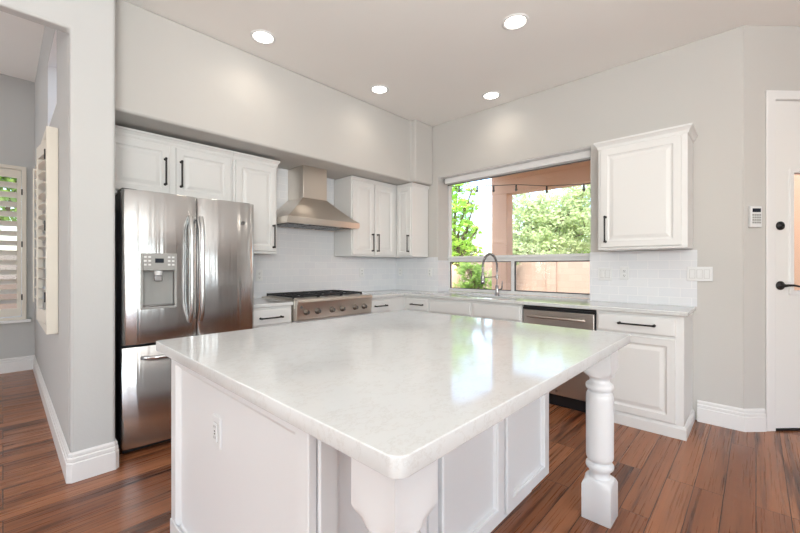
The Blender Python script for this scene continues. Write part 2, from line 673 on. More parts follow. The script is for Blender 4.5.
# ------------------------------------------------------------------ kitchen window
GX = 4.12
w1 = root('window_1', 'wide white kitchen window over the sink', loc=(GX, 2.07, 0.925), kind='structure')
mb = MB()
mb.grid('x', [WY0, WY0 + 0.04, 2.045, 2.085, WY1 - 0.022, WY1], [0.925, 0.962, 1.312, 1.385, 2.365, 2.40],
        lambda i, j: i in (0, 4) or j in (0, 2, 4) or (i == 2 and j == 1), 4.095, 4.15)
build('window_frame', mb, M['vinyl'], w1, 0.003)
build('rail_lip', MB().box(4.075, 4.096, WY0 + 0.002, WY1 - 0.002, 1.352, 1.374), M['vinyl'], w1, 0.002)
mb = MB().grid('x', [WY0 + 0.04, WY0 + 0.052, 2.033, 2.045], [0.962, 0.974, 1.300, 1.312], lambda i, j: i in (0, 2) or j in (0, 2), 4.10, 4.12)
build('sash_frame', mb, M['gasket'], w1, label='dark slider sash frame')
mb = MB().grid('x', [2.085, 2.093, WY1 - 0.030, WY1 - 0.022], [0.962, 0.970, 1.304, 1.312], lambda i, j: i in (0, 2) or j in (0, 2), 4.11, 4.125)
build('sash_frame', mb, M['gasket'], w1)
for y0, y1, z0, z1 in ((WY0 + 0.04, WY1 - 0.022, 1.385, 2.365), (WY0 + 0.05, 2.035, 0.972, 1.302), (2.093, WY1 - 0.030, 0.970, 1.304)):
    build('pane', MB().box(4.126, 4.130, y0, y1, z0, z1), M['glass'], w1)
struct('trim_5', MB().box(XW + 0.002, 4.094, WY0 + 0.002, WY1 - 0.002, 2.396, 2.3998), M['trim'])
# roller shade rolled up under the head of the opening
rs = root('roller_shade', 'rolled-up white roller shade cassette at the top of the kitchen window', 'window blind', (4.03, 2.07, 2.32))
build('cassette', MB().box(3.958, 4.045, WY0 + 0.006, WY1 - 0.042, 2.322, 2.3955), M['trim'], rs, 0.012, 3)
build('fabric', MB().box(4.012, 4.016, WY0 + 0.03, WY1 - 0.06, 2.318, 2.327), M['shade'], rs)
build('hem_bar', MB().box(4.006, 4.022, WY0 + 0.03, WY1 - 0.06, 2.306, 2.318), M['slot'], rs, 0.003)
build('end_cap', MB().box(3.963, 4.04, WY1 - 0.042, WY1 - 0.030, 2.328, 2.392), M['greyplastic'], rs, 0.004)


# ------------------------------------------------------------------ cabinet tools
def FN(y):      # front faces -y, a = x, c = towards the room
    return lambda a, b, c: (a, y - c, b)


def FE(x):      # front faces -x, a = y
    return lambda a, b, c: (x - c, a, b)


DOORP = [(0, 0), (0, 0.016), (0.004, 0.020), (0.052, 0.020), (0.058, 0.014), (0.066, 0.011), (0.072, 0.011), (0.094, 0.018), (0.098, 0.019)]
DRAWP = [(0, 0), (0, 0.014), (0.006, 0.019), (0.014, 0.020)]


def panel(name, fr, a0, a1, b0, b1, parent, m=None, prof=None):
    return build(name, MB().rings(fr, a0, a1, b0, b1, prof or DOORP, 0.0012), m or M['cab'], parent)


def pull(fr, a, b, parent, length=0.15, vert=True, c0=0.021):
    """black bar pull with flared feet, centred on (a, b)"""
    mb = MB()
    h = length / 2
    q = (lambda t, c: fr(a, b + t, c0 + c)) if vert else (lambda t, c: fr(a + t, b, c0 + c))
    for s in (-1, 1):
        mb.tube([q(s * h * 0.92, 0), q(s * h * 0.92, 0.004), q(s * h * 0.92, 0.008), q(s * h * 0.92, 0.030)], [0.011, 0.010, 0.0065, 0.0065], 10)
    mb.tube([q(-h, 0.030), q(-h * 0.93, 0.0305), q(-h * 0.8, 0.030), q(h * 0.8, 0.030), q(h * 0.93, 0.0305), q(h, 0.030)],
            [0.0075, 0.009, 0.0065, 0.0065, 0.009, 0.0075], 10)
    return build('handle', mb, M['black'], parent, fixn=True)


CROWN = [(0, 2.222), (0.005, 2.222), (0.008, 2.234), (0.008, 2.243), (0.019, 2.262), (0.025, 2.267), (0.025, 2.281), (0, 2.281)]

# --- cabinets over the refrigerator and beside it
YF = 3.412
c1 = root('wall_cabinet', 'white two-door cabinet directly over the steel refrigerator', 'cabinet', (0.96, 3.5, 1.79), 'white wall cabinets')
build('body', MB().box(0.500, 1.418, YF, YW - 0.002, 1.790, 2.281), M['cab'], c1, 0.002)
fr = FN(YF)
d = panel('door', fr, 0.510, 0.915, 1.815, 2.208, c1); pull(fr, 0.882, 1.998, d, 0.215)
d = panel('door', fr, 0.960, 1.395, 1.815, 2.208, c1); pull(fr, 0.995, 1.998, d, 0.215)
build('crown_moulding', MB().sweep([(1.4165, YF), (0.500, YF)], CROWN), M['cab'], c1)
c2 = root('wall_cabinet', 'tall narrow white one-door cabinet between the refrigerator and the range hood', 'cabinet', (1.65, 3.5, 1.40), 'white wall cabinets')
build('body', MB().box(1.420, 1.845, YF, YW - TT - 0.002, 1.372, 2.281), M['cab'], c2, 0.002)
d = panel('door', fr, 1.440, 1.828, 1.396, 2.208, c2); pull(fr, 1.800, 1.540, d, 0.225)
build('crown_moulding', MB().sweep([(1.845, 3.70), (1.845, YF), (1.4195, YF)], CROWN), M['cab'], c2)
build('light_rail', MB().box(1.420, 1.845, YF - 0.010, YF - 0.0005, 1.372, 1.390), M['cab'], c2, 0.003)

# --- cabinets right of the hood
TOPR = [(0, 2.268), (0.006, 2.268), (0.010, 2.285), (0.016, 2.292), (0.016, 2.304), (0, 2.304)]
c3 = root('wall_cabinet', 'white two-door cabinet on the range wall right of the hood', 'cabinet', (3.1, 3.5, 1.37), 'white wall cabinets')
build('body', MB().box(2.776, 3.866, YF, YW - TT - 0.002, 1.374, 2.304), M['cab'], c3, 0.002)
d = panel('door', fr, 2.792, 3.125, 1.392, 2.255, c3); pull(fr, 3.09, 1.540, d, 0.215)
d = panel('door', fr, 3.142, 3.475, 1.392, 2.255, c3); pull(fr, 3.178, 1.540, d, 0.215)
build('top_moulding', MB().sweep([(3.525, YF), (2.776, YF)], TOPR), M['cab'], c3)
XF = 3.54
c4 = root('wall_cabinet', 'small white corner cabinet between the hood side cabinets and the window', 'cabinet', (3.7, 3.27, 1.37), 'white wall cabinets')
build('body', MB().box(XF, XW - TT - 0.002, 3.142, YF - 0.002, 1.374, 2.304), M['cab'], c4, 0.002)
fe = FE(XF)
d = panel('door', fe, 3.155, 3.385, 1.392, 2.255, c4, prof=[(0, 0), (0, 0.016), (0.004, 0.020), (0.042, 0.020), (0.048, 0.014), (0.054, 0.011), (0.058, 0.011), (0.076, 0.018), (0.080, 0.019)])
pull(fe, 3.182, 1.540, d, 0.215)
build('top_moulding', MB().sweep([(XW - 0.002, 3.142), (XF, 3.142), (XF, 3.393)], TOPR), M['cab'], c4)

# --- cabinet right of the window
c5 = root('wall_cabinet', 'white one-door cabinet with crown moulding right of the kitchen window', 'cabinet', (3.7, 0.69, 1.39), 'white wall cabinets')
build('body', MB().box(XF, XW - TT - 0.002, 0.372, 0.990, 1.392, 2.290), M['cab'], c5, 0.002)
d = panel('door', fe, 0.408, 0.968, 1.412, 2.245, c5); pull(fe, 0.928, 1.565, d, 0.225)
CR5 = [(0, 2.256), (0.005, 2.256), (0.008, 2.268), (0.010, 2.276), (0.024, 2.296), (0.030, 2.301), (0.030, 2.316), (0, 2.316)]
build('crown_moulding', MB().sweep([(XW - 0.002, 0.372), (XF, 0.372), (XF, 0.990), (XW - 0.002, 0.990)], [(d_, z) for d_, z in CR5]), M['cab'], c5)
build('light_rail', MB().box(XF - 0.012, XF - 0.0005, 0.372, 0.990, 1.392, 1.408), M['cab'], c5, 0.003)

# ------------------------------------------------------------------ base cabinets
CT0, CT1 = 0.893, 0.925     # countertop
YB = 3.125
XB = 3.375
fb, fx = FN(YB), FE(XB)
b1 = root('base_cabinet', 'white drawer cabinet between the refrigerator and the range', 'cabinet', (1.63, 3.4, 0), 'white base cabinets')
build('body', MB().box(1.425, 1.838, YB, YW - 0.002, 0.10, CT0 - 0.001), M['cab'], b1, 0.002)
build('toe_kick', MB().box(1.425, 1.838, YB + 0.06, YW - 0.002, 0.001, 0.099), M['cab'], b1)
d = panel('drawer', fb, 1.440, 1.828, 0.735, 0.868, b1, prof=DRAWP); pull(fb, 1.625, 0.800, d, 0.21, False)
d = panel('door', fb, 1.440, 1.828, 0.125, 0.715, b1); pull(fb, 1.790, 0.62, d, 0.15)

b2 = root('base_cabinet', 'white cabinet underneath the gas rangetop', 'cabinet', (2.3, 3.4, 0), 'white base cabinets')
build('body', MB().box(1.842, 2.768, YB, YW - 0.002, 0.10, 0.735), M['cab'], b2, 0.002)
build('toe_kick', MB().box(1.842, 2.768, YB + 0.06, YW - 0.002, 0.001, 0.099), M['cab'], b2)
d = panel('door', fb, 1.855, 2.300, 0.125, 0.715, b2); pull(fb, 2.265, 0.62, d, 0.15)
d = panel('door', fb, 2.310, 2.755, 0.125, 0.715, b2); pull(fb, 2.345, 0.62, d, 0.15)

b3 = root('base_cabinet', 'white drawer cabinet just right of the range, reaching into the corner', 'cabinet', (3.1, 3.4, 0), 'white base cabinets')
build('body', MB().box(2.772, XW - 0.002, YB, YW - 0.002, 0.10, CT0 - 0.001), M['cab'], b3, 0.002)
build('toe_kick', MB().box(2.772, XW - 0.002, YB + 0.06, YW - 0.002, 0.001, 0.099), M['cab'], b3)
d = panel('drawer', fb, 2.785, 3.115, 0.735, 0.868, b3, prof=DRAWP); pull(fb, 2.955, 0.803, d, 0.18, False)
d = panel('door', fb, 2.785, 3.115, 0.125, 0.715, b3); pull(fb, 2.82, 0.62, d, 0.15)

b4 = root('base_cabinet', 'white drawer cabinet under the window counter, nearest the corner', 'cabinet', (3.6, 2.9, 0), 'white base cabinets')
build('body', MB().box(XB, XW - 0.002, 2.722, YB - 0.002, 0.10, CT0 - 0.001), M['cab'], b4, 0.002)
build('toe_kick', MB().box(XB + 0.06, XW - 0.002, 2.722, YB - 0.002, 0.001, 0.099), M['cab'], b4)
d = panel('drawer', fx, 2.735, 3.065, 0.735, 0.868, b4, prof=DRAWP); pull(fx, 2.895, 0.803, d, 0.18, False)
d = panel('door', fx, 2.735, 3.065, 0.125, 0.715, b4); pull(fx, 2.77, 0.62, d, 0.15)

b5 = root('base_cabinet', 'white sink cabinet with two false drawer fronts below the faucet', 'cabinet', (3.6, 2.15, 0), 'white base cabinets')
mb = MB().grid('z', [XB, XB + 0.02, XW - 0.02, XW - 0.002], [1.604, 1.62, 2.702, 2.720], lambda i, j: i in (0, 2) or j in (0, 2), 0.12, CT0 - 0.001)
mb.box(XB, XW - 0.002, 1.604, 2.720, 0.10, 0.12)
build('body', mb, M['cab'], b5)
build('toe_kick', MB().box(XB + 0.06, XW - 0.002, 1.604, 2.720, 0.001, 0.099), M['cab'], b5)
panel('drawer_front', fx, 2.170, 2.705, 0.735, 0.868, b5, prof=DRAWP)
panel('drawer_front', fx, 1.620, 2.140, 0.735, 0.868, b5, prof=DRAWP)
d = panel('door', fx, 2.165, 2.705, 0.125, 0.715, b5); pull(fx, 2.20, 0.62, d, 0.15)
d = panel('door', fx, 1.620, 2.145, 0.125, 0.715, b5); pull(fx, 2.11, 0.62, d, 0.15)

b6 = root('base_cabinet', 'white end cabinet with one drawer and one door right of the dishwasher', 'cabinet', (3.6, 0.67, 0), 'white base cabinets')
build('body', MB().box(XB, XW - 0.002, 0.376, 0.958, 0.001, CT0 - 0.001), M['cab'], b6, 0.002)
d = panel('drawer', fx, 0.424, 0.945, 0.735, 0.868, b6, prof=DRAWP); pull(fx, 0.668, 0.806, d, 0.25, False)
panel('door', fx, 0.424, 0.945, 0.105, 0.715, b6)
BS = [(0, 0.001), (0.016, 0.001), (0.016, 0.075), (0.010, 0.084), (0.004, 0.092), (0, 0.092)]
build('base_moulding', MB().sweep([(XW - 0.020, 0.376), (XB, 0.376), (XB, 0.958)], BS), M['cab'], b6)

# dishwasher
dw = root('dishwasher', 'stainless steel dishwasher under the window counter', 'dishwasher', (3.6, 1.28, 0))
build('body', MB().box(XB + 0.02, XW - 0.002, 0.964, 1.598, 0.10, 0.885), M['blackplastic'], dw)
build('toe_kick', MB().box(XB + 0.05, XW - 0.002, 0.964, 1.598, 0.001, 0.099), M['blackplastic'], dw)
build('door', MB().box(XB - 0.012, XB + 0.019, 0.972, 1.590, 0.115, 0.850), M['steel_dw'], dw, 0.006, 3)
build('gasket', MB().box(XB - 0.004, XB + 0.019, 0.966, 1.596, 0.852, 0.872), M['blackplastic'], dw)
mb = MB().tube([(XB - 0.055, y, 0.795) for y in (1.03, 1.035, 1.53, 1.535)], [0.009, 0.011, 0.011, 0.009], 12)
for y in (1.06, 1.505):
    mb.tube([(XB - 0.012, y, 0.795), (XB - 0.055, y, 0.795)], 0.008, 10)
build('handle', mb, M['steel_dw'], dw)
build('badge', MB().lathe([(0.010, 0), (0.009, 0.002)], (XB - 0.0125, 1.28, 0.15), '-x', 16), M['chrome'], dw)

# ------------------------------------------------------------------ countertops
mb = MB().box(1.425, 1.842, 3.092, YW - TT - 0.001, CT0, CT1)
build('countertop', mb, M['quartz'], None, 0.006, 3, 'short white quartz countertop between the refrigerator and the range', 'countertop', org=(1.63, 3.4, CT0))
xs = [2.774, 3.335, 3.440, 3.715, XW - TT - 0.001, 4.073]
ys = [0.352, WY0 + 0.002, 1.745, 2.415, WY1 - 0.0095, 3.092, YW - TT - 0.001]


def ctmask(i, j):
    x, y = (xs[i] + xs[i + 1]) / 2, (ys[j] + ys[j + 1]) / 2
    if x > XW - TT: return WY0 < y < WY1 - 0.009
    if 3.44 < x < 3.715 and 1.745 < y < 2.415: return False
    return x > 3.335 or y > 3.092


build('countertop', MB().grid('z', xs, ys, ctmask, CT0, CT1), M['quartz'], None, 0.006, 3,
      'long L-shaped white quartz countertop running under the kitchen window', 'countertop', org=(3.6, 2.0, CT0))
# sink, undermounted
mb = MB()
X0, X1, Y0, Y1, ZB = 3.436, 3.719, 1.741, 2.419, 0.70
t = 0.004
mb.grid('z', [X0 - 0.012, X0, X1, X1 + 0.012], [Y0 - 0.012, Y0, Y1, Y1 + 0.012], lambda i, j: not (i == 1 and j == 1), ZB, CT0 - 0.0015)
mb.box(X0 - 0.012, X1 + 0.012, Y0 - 0.012, Y1 + 0.012, ZB - 0.012, ZB)
sk = root('sink', 'stainless undermount sink set in the window counter', 'sink', (3.58, 2.08, ZB))
build('basin', mb, M['steel_dw'], sk)
build('drain', MB().lathe([(0.045, 0), (0.045, 0.003), (0.03, 0.001)], (3.62, 2.08, ZB), 'z', 24), M['chrome'], sk)

# faucet
FX_, FY_ = 3.785, 2.095
fa = root('faucet', 'tall spring gooseneck faucet behind the sink', 'faucet', (FX_, FY_, CT1))
build('base', MB().lathe([(0.028, 0.001), (0.028, 0.006), (0.021, 0.010), (0.019, 0.05), (0.019, 0.11), (0.014, 0.12)], (FX_, FY_, CT1), 'z', 24), M['chrome'], fa)
R = 0.15
zt = CT1 + 0.31
arc = [(FX_, FY_, CT1 + 0.12), (FX_, FY_, zt - 0.05)]
arc += [(FX_ - R + R * math.cos(a), FY_, zt + R * math.sin(a)) for a in [PI * k / 18 for k in range(19)]]
arc += [(FX_ - 2 * R, FY_, zt - 0.03), (FX_ - 2 * R, FY_, zt - 0.06)]
build('neck', MB().tube(arc, 0.0075, 12), M['chrome'], fa)


def resample(pts, n):
    P = [Vector(p) for p in pts]
    L = [0]
    for a, b in zip(P, P[1:]): L.append(L[-1] + (b - a).length)
    out = []
    for k in range(n + 1):
        s = L[-1] * k / n
        i = max(j for j in range(len(P) - 1) if L[j] <= s + 1e-9)
        out.append(P[i].lerp(P[i + 1], (s - L[i]) / (L[i + 1] - L[i])))
    return out


cl = resample(arc[1:], 420)
coil = []
for k, p in enumerate(cl):
    dv = (cl[min(k + 1, 420)] - cl[max(k - 1, 0)]).normalized()
    side = Vector((0, 1, 0))
    up = dv.cross(side)
    a = k / 420 * 44 * 2 * PI
    coil.append(p + (side * math.cos(a) + up * math.sin(a)) * 0.0125)
build('spring', MB().tube(coil, 0.0024, 5), M['chrome'], fa)
hx = FX_ - 2 * R
build('spray_head', MB().lathe([(0.013, zt - 0.05), (0.016, zt - 0.06), (0.016, zt - 0.12), (0.021, zt - 0.14), (0.021, zt - 0.165), (0.018, zt - 0.17)][::-1], (hx, FY_, 0), 'z', 20), M['chrome'], fa)
mb = MB().tube([(FX_ - 0.010, FY_, zt - 0.10), (hx + 0.020, FY_, zt - 0.10)], 0.005, 8)
mb.lathe([(0.016, zt - 0.12), (0.016, zt - 0.08)], (FX_, FY_, 0), 'z', 16)
mb.lathe([(0.0225, zt - 0.115), (0.0225, zt - 0.085)], (hx, FY_, 0), 'z', 16)
build('holder_arm', mb, M['chrome'], fa)
build('lever', MB().tube([(FX_, FY_ - 0.012, CT1 + 0.065), (FX_, FY_ - 0.045, CT1 + 0.068), (FX_, FY_ - 0.060, CT1 + 0.085), (FX_, FY_ - 0.064, CT1 + 0.16)], [0.009, 0.009, 0.007, 0.005], 10), M['chrome'], fa)

# ------------------------------------------------------------------ rangetop
RX0, RX1 = 1.848, 2.766
rt = root('gas_rangetop', 'stainless six-burner gas rangetop with black grates below the hood', 'rangetop', (2.3, 3.4, 0.74))
mb = MB().box(RX0, RX1, 3.090, YW - TT - 0.003, 0.745, 0.938)
build('body', mb, M['steel_h'], rt, 0.003)
# front panel with rolled top edge
prof = [(3.088, 0.748), (3.060, 0.748), (3.052, 0.756), (3.042, 0.893), (3.038, 0.901)]
prof += [(3.052 - 0.021 * math.cos(a), 0.921 + 0.024 * math.sin(a)) for a in [-0.9 + k * 0.35 for k in range(8)]]
prof += [(3.088, 0.945)]
n = len(prof)
vs = [(x, y, z) for x in (RX0, RX1) for y, z in prof]
fs = [(k, (k + 1) % n, n + (k + 1) % n, n + k) for k in range(n)] + [tuple(range(n)), tuple(range(n, 2 * n))[::-1]]
build('control_panel', MB().add(vs, fs), M['steel_h'], rt, 0.002)
build('cooktop_tray', MB().box(RX0 + 0.02, RX1 - 0.02, 3.13, 3.70, 0.9385, 0.944), M['steel_h'], rt, 0.002)
for kx in (1.945, 2.070, 2.238, 2.366, 2.532, 2.655):
    k = build('knob', MB().lathe([(0.029, 0.0), (0.029, 0.010), (0.021, 0.014), (0.019, 0.040), (0.016, 0.043)], (kx, 3.0500, 0.825), '-y', 24), M['knob'], rt)
    build('knob_grip', MB().box(kx - 0.0045, kx + 0.0045, 3.0015, 3.0068, 0.807, 0.843), M['slot'], k, 0.001)
build('badge', MB().lathe([(0.014, 0), (0.013, 0.003)], (1.893, 3.0440, 0.875), '-y', 20), M['slot'], rt)
gz0, gz1 = 0.958, 0.972
gw = (RX1 - RX0 - 0.06) / 3
for g in range(3):
    gx0 = RX0 + 0.03 + g * gw
    gx1 = gx0 + gw - 0.004
    mb = MB()
    gy0, gy1 = 3.165, 3.680
    bw = 0.012
    mb.grid('z', [gx0, gx0 + bw, gx1 - bw, gx1], [gy0, gy0 + bw, (gy0 + gy1) / 2 - bw / 2, (gy0 + gy1) / 2 + bw / 2, gy1 - bw, gy1],
            lambda i, j: i in (0, 2) or j in (0, 2, 4), gz0 - 0.004, gz1)
    for cy in (gy0 + 0.13, gy1 - 0.13):
        cx = (gx0 + gx1) / 2
        for a in range(4):
            an = a * PI / 2
            dx, dy = math.cos(an), math.sin(an)
            L = (gx1 - gx0) / 2 - bw if a % 2 == 0 else 0.115
            p0 = Vector((cx + dx * 0.028, cy + dy * 0.028, 0))
            p1 = Vector((cx + dx * L, cy + dy * L, 0))
            wx, wy = abs(dy) * 0.005, abs(dx) * 0.005
            mb.box(min(p0.x, p1.x) - wx, max(p0.x, p1.x) + wx, min(p0.y, p1.y) - wy, max(p0.y, p1.y) + wy, gz0, gz1 + 0.002)
    for fx_ in (gx0 + 0.006, gx1 - 0.006):
        for fy in (gy0 + 0.006, gy1 - 0.006):
            mb.box(fx_ - 0.006, fx_ + 0.006, fy - 0.006, fy + 0.006, 0.9445, gz0 - 0.004)
    build('grate', mb, M['iron'], rt)
    for cy in (gy0 + 0.13, gy1 - 0.13):
        build('burner', MB().lathe([(0.055, 0.9445), (0.055, 0.948), (0.042, 0.949), (0.042, 0.953), (0.034, 0.9565), (0.010, 0.957)], ((gx0 + gx1) / 2, cy, 0), 'z', 24), M['iron'], rt)

# ------------------------------------------------------------------ range hood
hd = root('range_hood', 'stainless steel chimney range hood mounted over the rangetop', 'range hood', (2.3, 3.5, 1.66))
HX0, HX1, HY0, HY1 = 1.852, 2.752, 3.225, YW - TT - 0.002


def loft(rects):
    vs = []
    for x0, x1, y0, y1, z in rects:
        vs += [(x0, y0, z), (x1, y0, z), (x1, y1, z), (x0, y1, z)]
    fs = [(i * 4 + k, i * 4 + (k + 1) % 4, i * 4 + 4 + (k + 1) % 4, i * 4 + 4 + k) for i in range(len(rects) - 1) for k in range(4)]
    fs += [(3, 2, 1, 0), tuple(len(vs) - 4 + k for k in range(4))]
    return MB().add(vs, fs)


rect = [(HX0, HX1, HY0, HY1, 1.682), (HX0, HX1, HY0, HY1, 1.734)]
for k in range(1, 9):
    q = k / 8
    e = q ** 0.86
    rect.append((HX0 + (2.150 - HX0) * e, HX1 + (2.452 - HX1) * e, HY0 + (3.425 - HY0) * e, HY1, 1.734 + (1.972 - 1.734) * q))
build('canopy', loft(rect), M['steel_h'], hd, 0.002, angle=30)
build('chimney', MB().box(2.152, 2.450, 3.427, HY1, 1.973, 2.310), M['steel_h'], hd, 0.002)
build('bottom_lip', MB().grid('z', [HX0 + 0.004, HX0 + 0.02, HX1 - 0.02, HX1 - 0.004], [HY0 + 0.004, HY0 + 0.02, HY1 - 0.02, HY1 - 0.004], lambda i, j: not (i == 1 and j == 1), 1.672, 1.6815), M['steel_h'], hd)
for k in range(3):
    x0 = HX0 + 0.05 + k * 0.27
    mb = MB().box(x0, x0 + 0.26, HY0 + 0.09, HY1 - 0.05, 1.675, 1.6812)
    for j in range(6):
        mb.box(x0 + 0.015 + j * 0.04, x0 + 0.035 + j * 0.04, HY0 + 0.10, HY1 - 0.06, 1.670, 1.6752)
    build('baffle_filter', mb, M['chrome'], hd)
for x in (2.10, 2.50):
    build('hood_light', MB().lathe([(0.03, 1.675), (0.03, 1.6812)], (x, HY0 + 0.055, 0), 'z', 20), M['whiteplastic'], hd)

# ------------------------------------------------------------------ refrigerator
fg = root('refrigerator', 'stainless french-door refrigerator with ice dispenser in the alcove', 'refrigerator', (0.966, 3.35, 0))
build('body', MB().box(0.532, 1.419, 3.062, 3.70, 0.040, 1.744), M['blackplastic'], fg, 0.004)
build('toe_grille', MB().box(0.545, 1.390, 3.045, 3.061, 0.006, 0.043), M['blackplastic'], fg, 0.003)
for x in (0.60, 1.33):
    build('foot', MB().lathe([(0.018, 0.0005), (0.018, 0.0395)], (x, 3.10, 0), 'z', 12), M['blackplastic'], fg)
build('hinge_cover', MB().box(0.535, 0.62, 3.02, 3.16, 1.7445, 1.768), M['blackplastic'], fg, 0.004)
build('hinge_cover', MB().box(1.31, 1.395, 3.02, 3.16, 1.7445, 1.768), M['blackplastic'], fg, 0.004)


def ydoor(x, x0, x1, bulge=0.022, base=2.998):
    u = (x - (x0 + x1) / 2) / ((x1 - x0) / 2)
    e = max(0.0, 1 - abs(u) ** 14)
    return base - bulge * (1 - u * u) + 0.009 * (1 - e)


def fdoor(x0, x1, z0, z1, hole=None, bulge=0.022):
    us = [x0 + (x1 - x0) * (0.5 - 0.5 * math.cos(PI * k / 28)) for k in range(29)]
    zs = [z0, z0 + 0.004, z1 - 0.004, z1]
    if hole:
        hx0, hx1, hz0, hz1 = hole
        us = sorted([u for u in us if min(abs(u - hx0), abs(u - hx1)) > 0.004] + [hx0, hx1])
        zs = sorted(zs + [hz0, hz1])
    yb = 3.058
    n, m = len(us), len(zs)
    vs = []
    for z in zs:
        o = 0.004 if z in (z0, z1) else 0
        for u in us: vs.append((u, ydoor(u, x0, x1, bulge) + o, z))
    fs = []
    for j in range(m - 1):
        for i in range(n - 1):
            if hole and us[i] >= hx0 - 1e-6 and us[i + 1] <= hx1 + 1e-6 and zs[j] >= hz0 - 1e-6 and zs[j + 1] <= hz1 + 1e-6: continue
            fs.append((j * n + i, j * n + i + 1, (j + 1) * n + i + 1, (j + 1) * n + i))
    mb = MB().add(vs, fs, True)
    per = [(0 * n + i) for i in range(n)] + [j * n + n - 1 for j in range(1, m)] + [(m - 1) * n + i for i in range(n - 2, -1, -1)] + [j * n for j in range(m - 2, 0, -1)]
    k = len(per)
    pv = [vs[i] for i in per] + [(vs[i][0], yb, vs[i][2]) for i in per]
    mb.add(pv, [(i, (i + 1) % k, k + (i + 1) % k, k + i) for i in range(k)])
    mb.add([(x0, yb, z0), (x1, yb, z0), (x1, yb, z1), (x0, yb, z1)], [(0, 1, 2, 3)])
    if hole:
        yy = ydoor((hx0 + hx1) / 2, x0, x1)
        a = [(hx0, ydoor(hx0, x0, x1), z) for z in (hz0, hz1)] + [(hx1, ydoor(hx1, x0, x1), z) for z in (hz0, hz1)]
        mb.add([a[0], a[1], a[3], a[2]] + [(p[0], yb - 0.006, p[2]) for p in (a[0], a[1], a[3], a[2])],
               [(0, 1, 5, 4), (1, 2, 6, 5), (2, 3, 7, 6), (3, 0, 4, 7)])
    return mb


HOLE = (0.634, 0.842, 0.966, 1.336)
dl = build('door', fdoor(0.535, 0.986, 0.731, 1.760, HOLE), M['steel'], fg, fixn=False)
dr = build('door', fdoor(0.992, 1.420, 0.731, 1.760), M['steel'], fg, fixn=False)
dz = build('freezer_drawer', fdoor(0.535, 1.420, 0.045, 0.714, None, 0.026), M['steel'], fg, fixn=False)


def bow(x, z0, z1, y, off):
    pts, rr = [], []
    for k in range(17):
        q = k / 16
        pts.append((x, y - off * (1 - (2 * q - 1) ** 6) - 0.004, z0 + (z1 - z0) * q))
        rr.append(0.0165)
    return MB().tube(pts, rr, 14)


build('handle', bow(0.934, 0.850, 1.615, 2.988, 0.045), M['steel'], dl)
build('handle', bow(1.006, 0.850, 1.615, 2.988, 0.045), M['steel'], dr)
pts = []
for k in range(21):
    q = k / 20
    x = 0.640 + (1.300 - 0.640) * q
    pts.append((x, ydoor(x, 0.535, 1.420, 0.026) - 0.048 * (1 - (2 * q - 1) ** 8) - 0.001, 0.638))
build('handle', MB().tube(pts, 0.0125, 14), M['steel'], dz)
# dispenser
x0, x1, z0, z1 = HOLE
dp = root('ice_dispenser', loc=(0.738, 2.99, 0.985))
dp.parent = fg
dp.location = Vector((0.738, 2.99, 0.985)) - fg.location
ORG[dp.name] = Vector((0.738, 2.99, 0.985))
yf = 2.968
mb = MB().grid('y', [x0 - 0.004, x0 + 0.010, x1 - 0.010, x1 + 0.004], [z0 - 0.004, z0 + 0.012, 1.222, z1 + 0.004], lambda i, j: i in (0, 2) or j in (0,), yf, 3.000)
build('bezel', mb, M['greyplastic'], dp, 0.003)
build('control_face', MB().box(x0 + 0.010, x1 - 0.010, yf, 3.00, 1.2225, z1 + 0.004), M['greyplastic'], dp, 0.004)
build('niche', MB().box(x0 + 0.002, x1 - 0.002, 3.040, 3.048, z0 + 0.002, z1 - 0.002), M['greyplastic'], dp)
build('drip_tray', MB().box(x0 + 0.012, x1 - 0.012, 2.962, 3.038, z0 + 0.0125, z0 + 0.022), M['chrome'], dp, 0.003)
build('display', MB().box(0.712, 0.764, yf - 0.002, yf - 0.0003, 1.275, 1.305), M['screen'], dp)
for bx in (0.655, 0.680, 0.796, 0.821):
    for bz in (1.262, 1.288, 1.314):
        build('button', MB().box(bx - 0.008, bx + 0.008, yf - 0.002, yf - 0.0003, bz - 0.006, bz + 0.006), M['whiteplastic'], dp, 0.002)
build('spout', MB().tube([(0.738, 2.998, 1.221), (0.738, 2.998, 1.19)], [0.026, 0.022], 16), M['whiteplastic'], dp)
build('paddle', MB().box(0.715, 0.761, 2.994, 3.001, 1.150, 1.19), M['chrome'], dp, 0.006)
# round monogram badge on the right door
bgx, bgz = 1.322, 1.600
by = ydoor(bgx, 0.992, 1.420) - 0.0035
mb = MB()
mb.tube([(bgx + 0.0135 * math.cos(a), by, bgz + 0.0135 * math.sin(a)) for a in [2 * PI * k / 28 for k in range(29)]], 0.0016, 6)
for s, c0 in ((-1, bgx - 0.0048), (1, bgx + 0.0048)):
    mb.tube([(c0 + 0.0042 * math.cos(a) * (1 if s < 0 else 0.9), by, bgz + 0.0055 * math.sin(a)) for a in [0.5 + 5.2 * k / 14 for k in range(15)]], 0.0010, 5)
mb.tube([(bgx - 0.0006, by, bgz - 0.001), (bgx - 0.0006, by, bgz - 0.009), (bgx - 0.005, by, bgz - 0.0095)], 0.0010, 5)
mb.lathe([(0.0125, 0), (0.0125, 0.0012)], (bgx, by + 0.0035, bgz), '-y', 24)
build('round_badge', mb, M['chrome'], fg, label='small round monogram badge')

# ------------------------------------------------------------------ island
isl = root('kitchen_island', 'large white panelled kitchen island with turned corner legs', 'kitchen island', (1.3, 1.2, 0))
IX0, IX1, IY0, IY1 = 0.562, 2.070, 0.850, 1.972
TI0, TI1 = 0.870, 0.911
build('body', MB().box(IX0, IX1, IY0, IY1, 0.100, TI0 - 0.001), M['island'], isl, 0.002)
build('toe_kick', MB().box(IX0 + 0.002, IX1 - 0.05, IY0 + 0.055, IY1 - 0.06, 0.001, 0.0995), M['island'], isl)
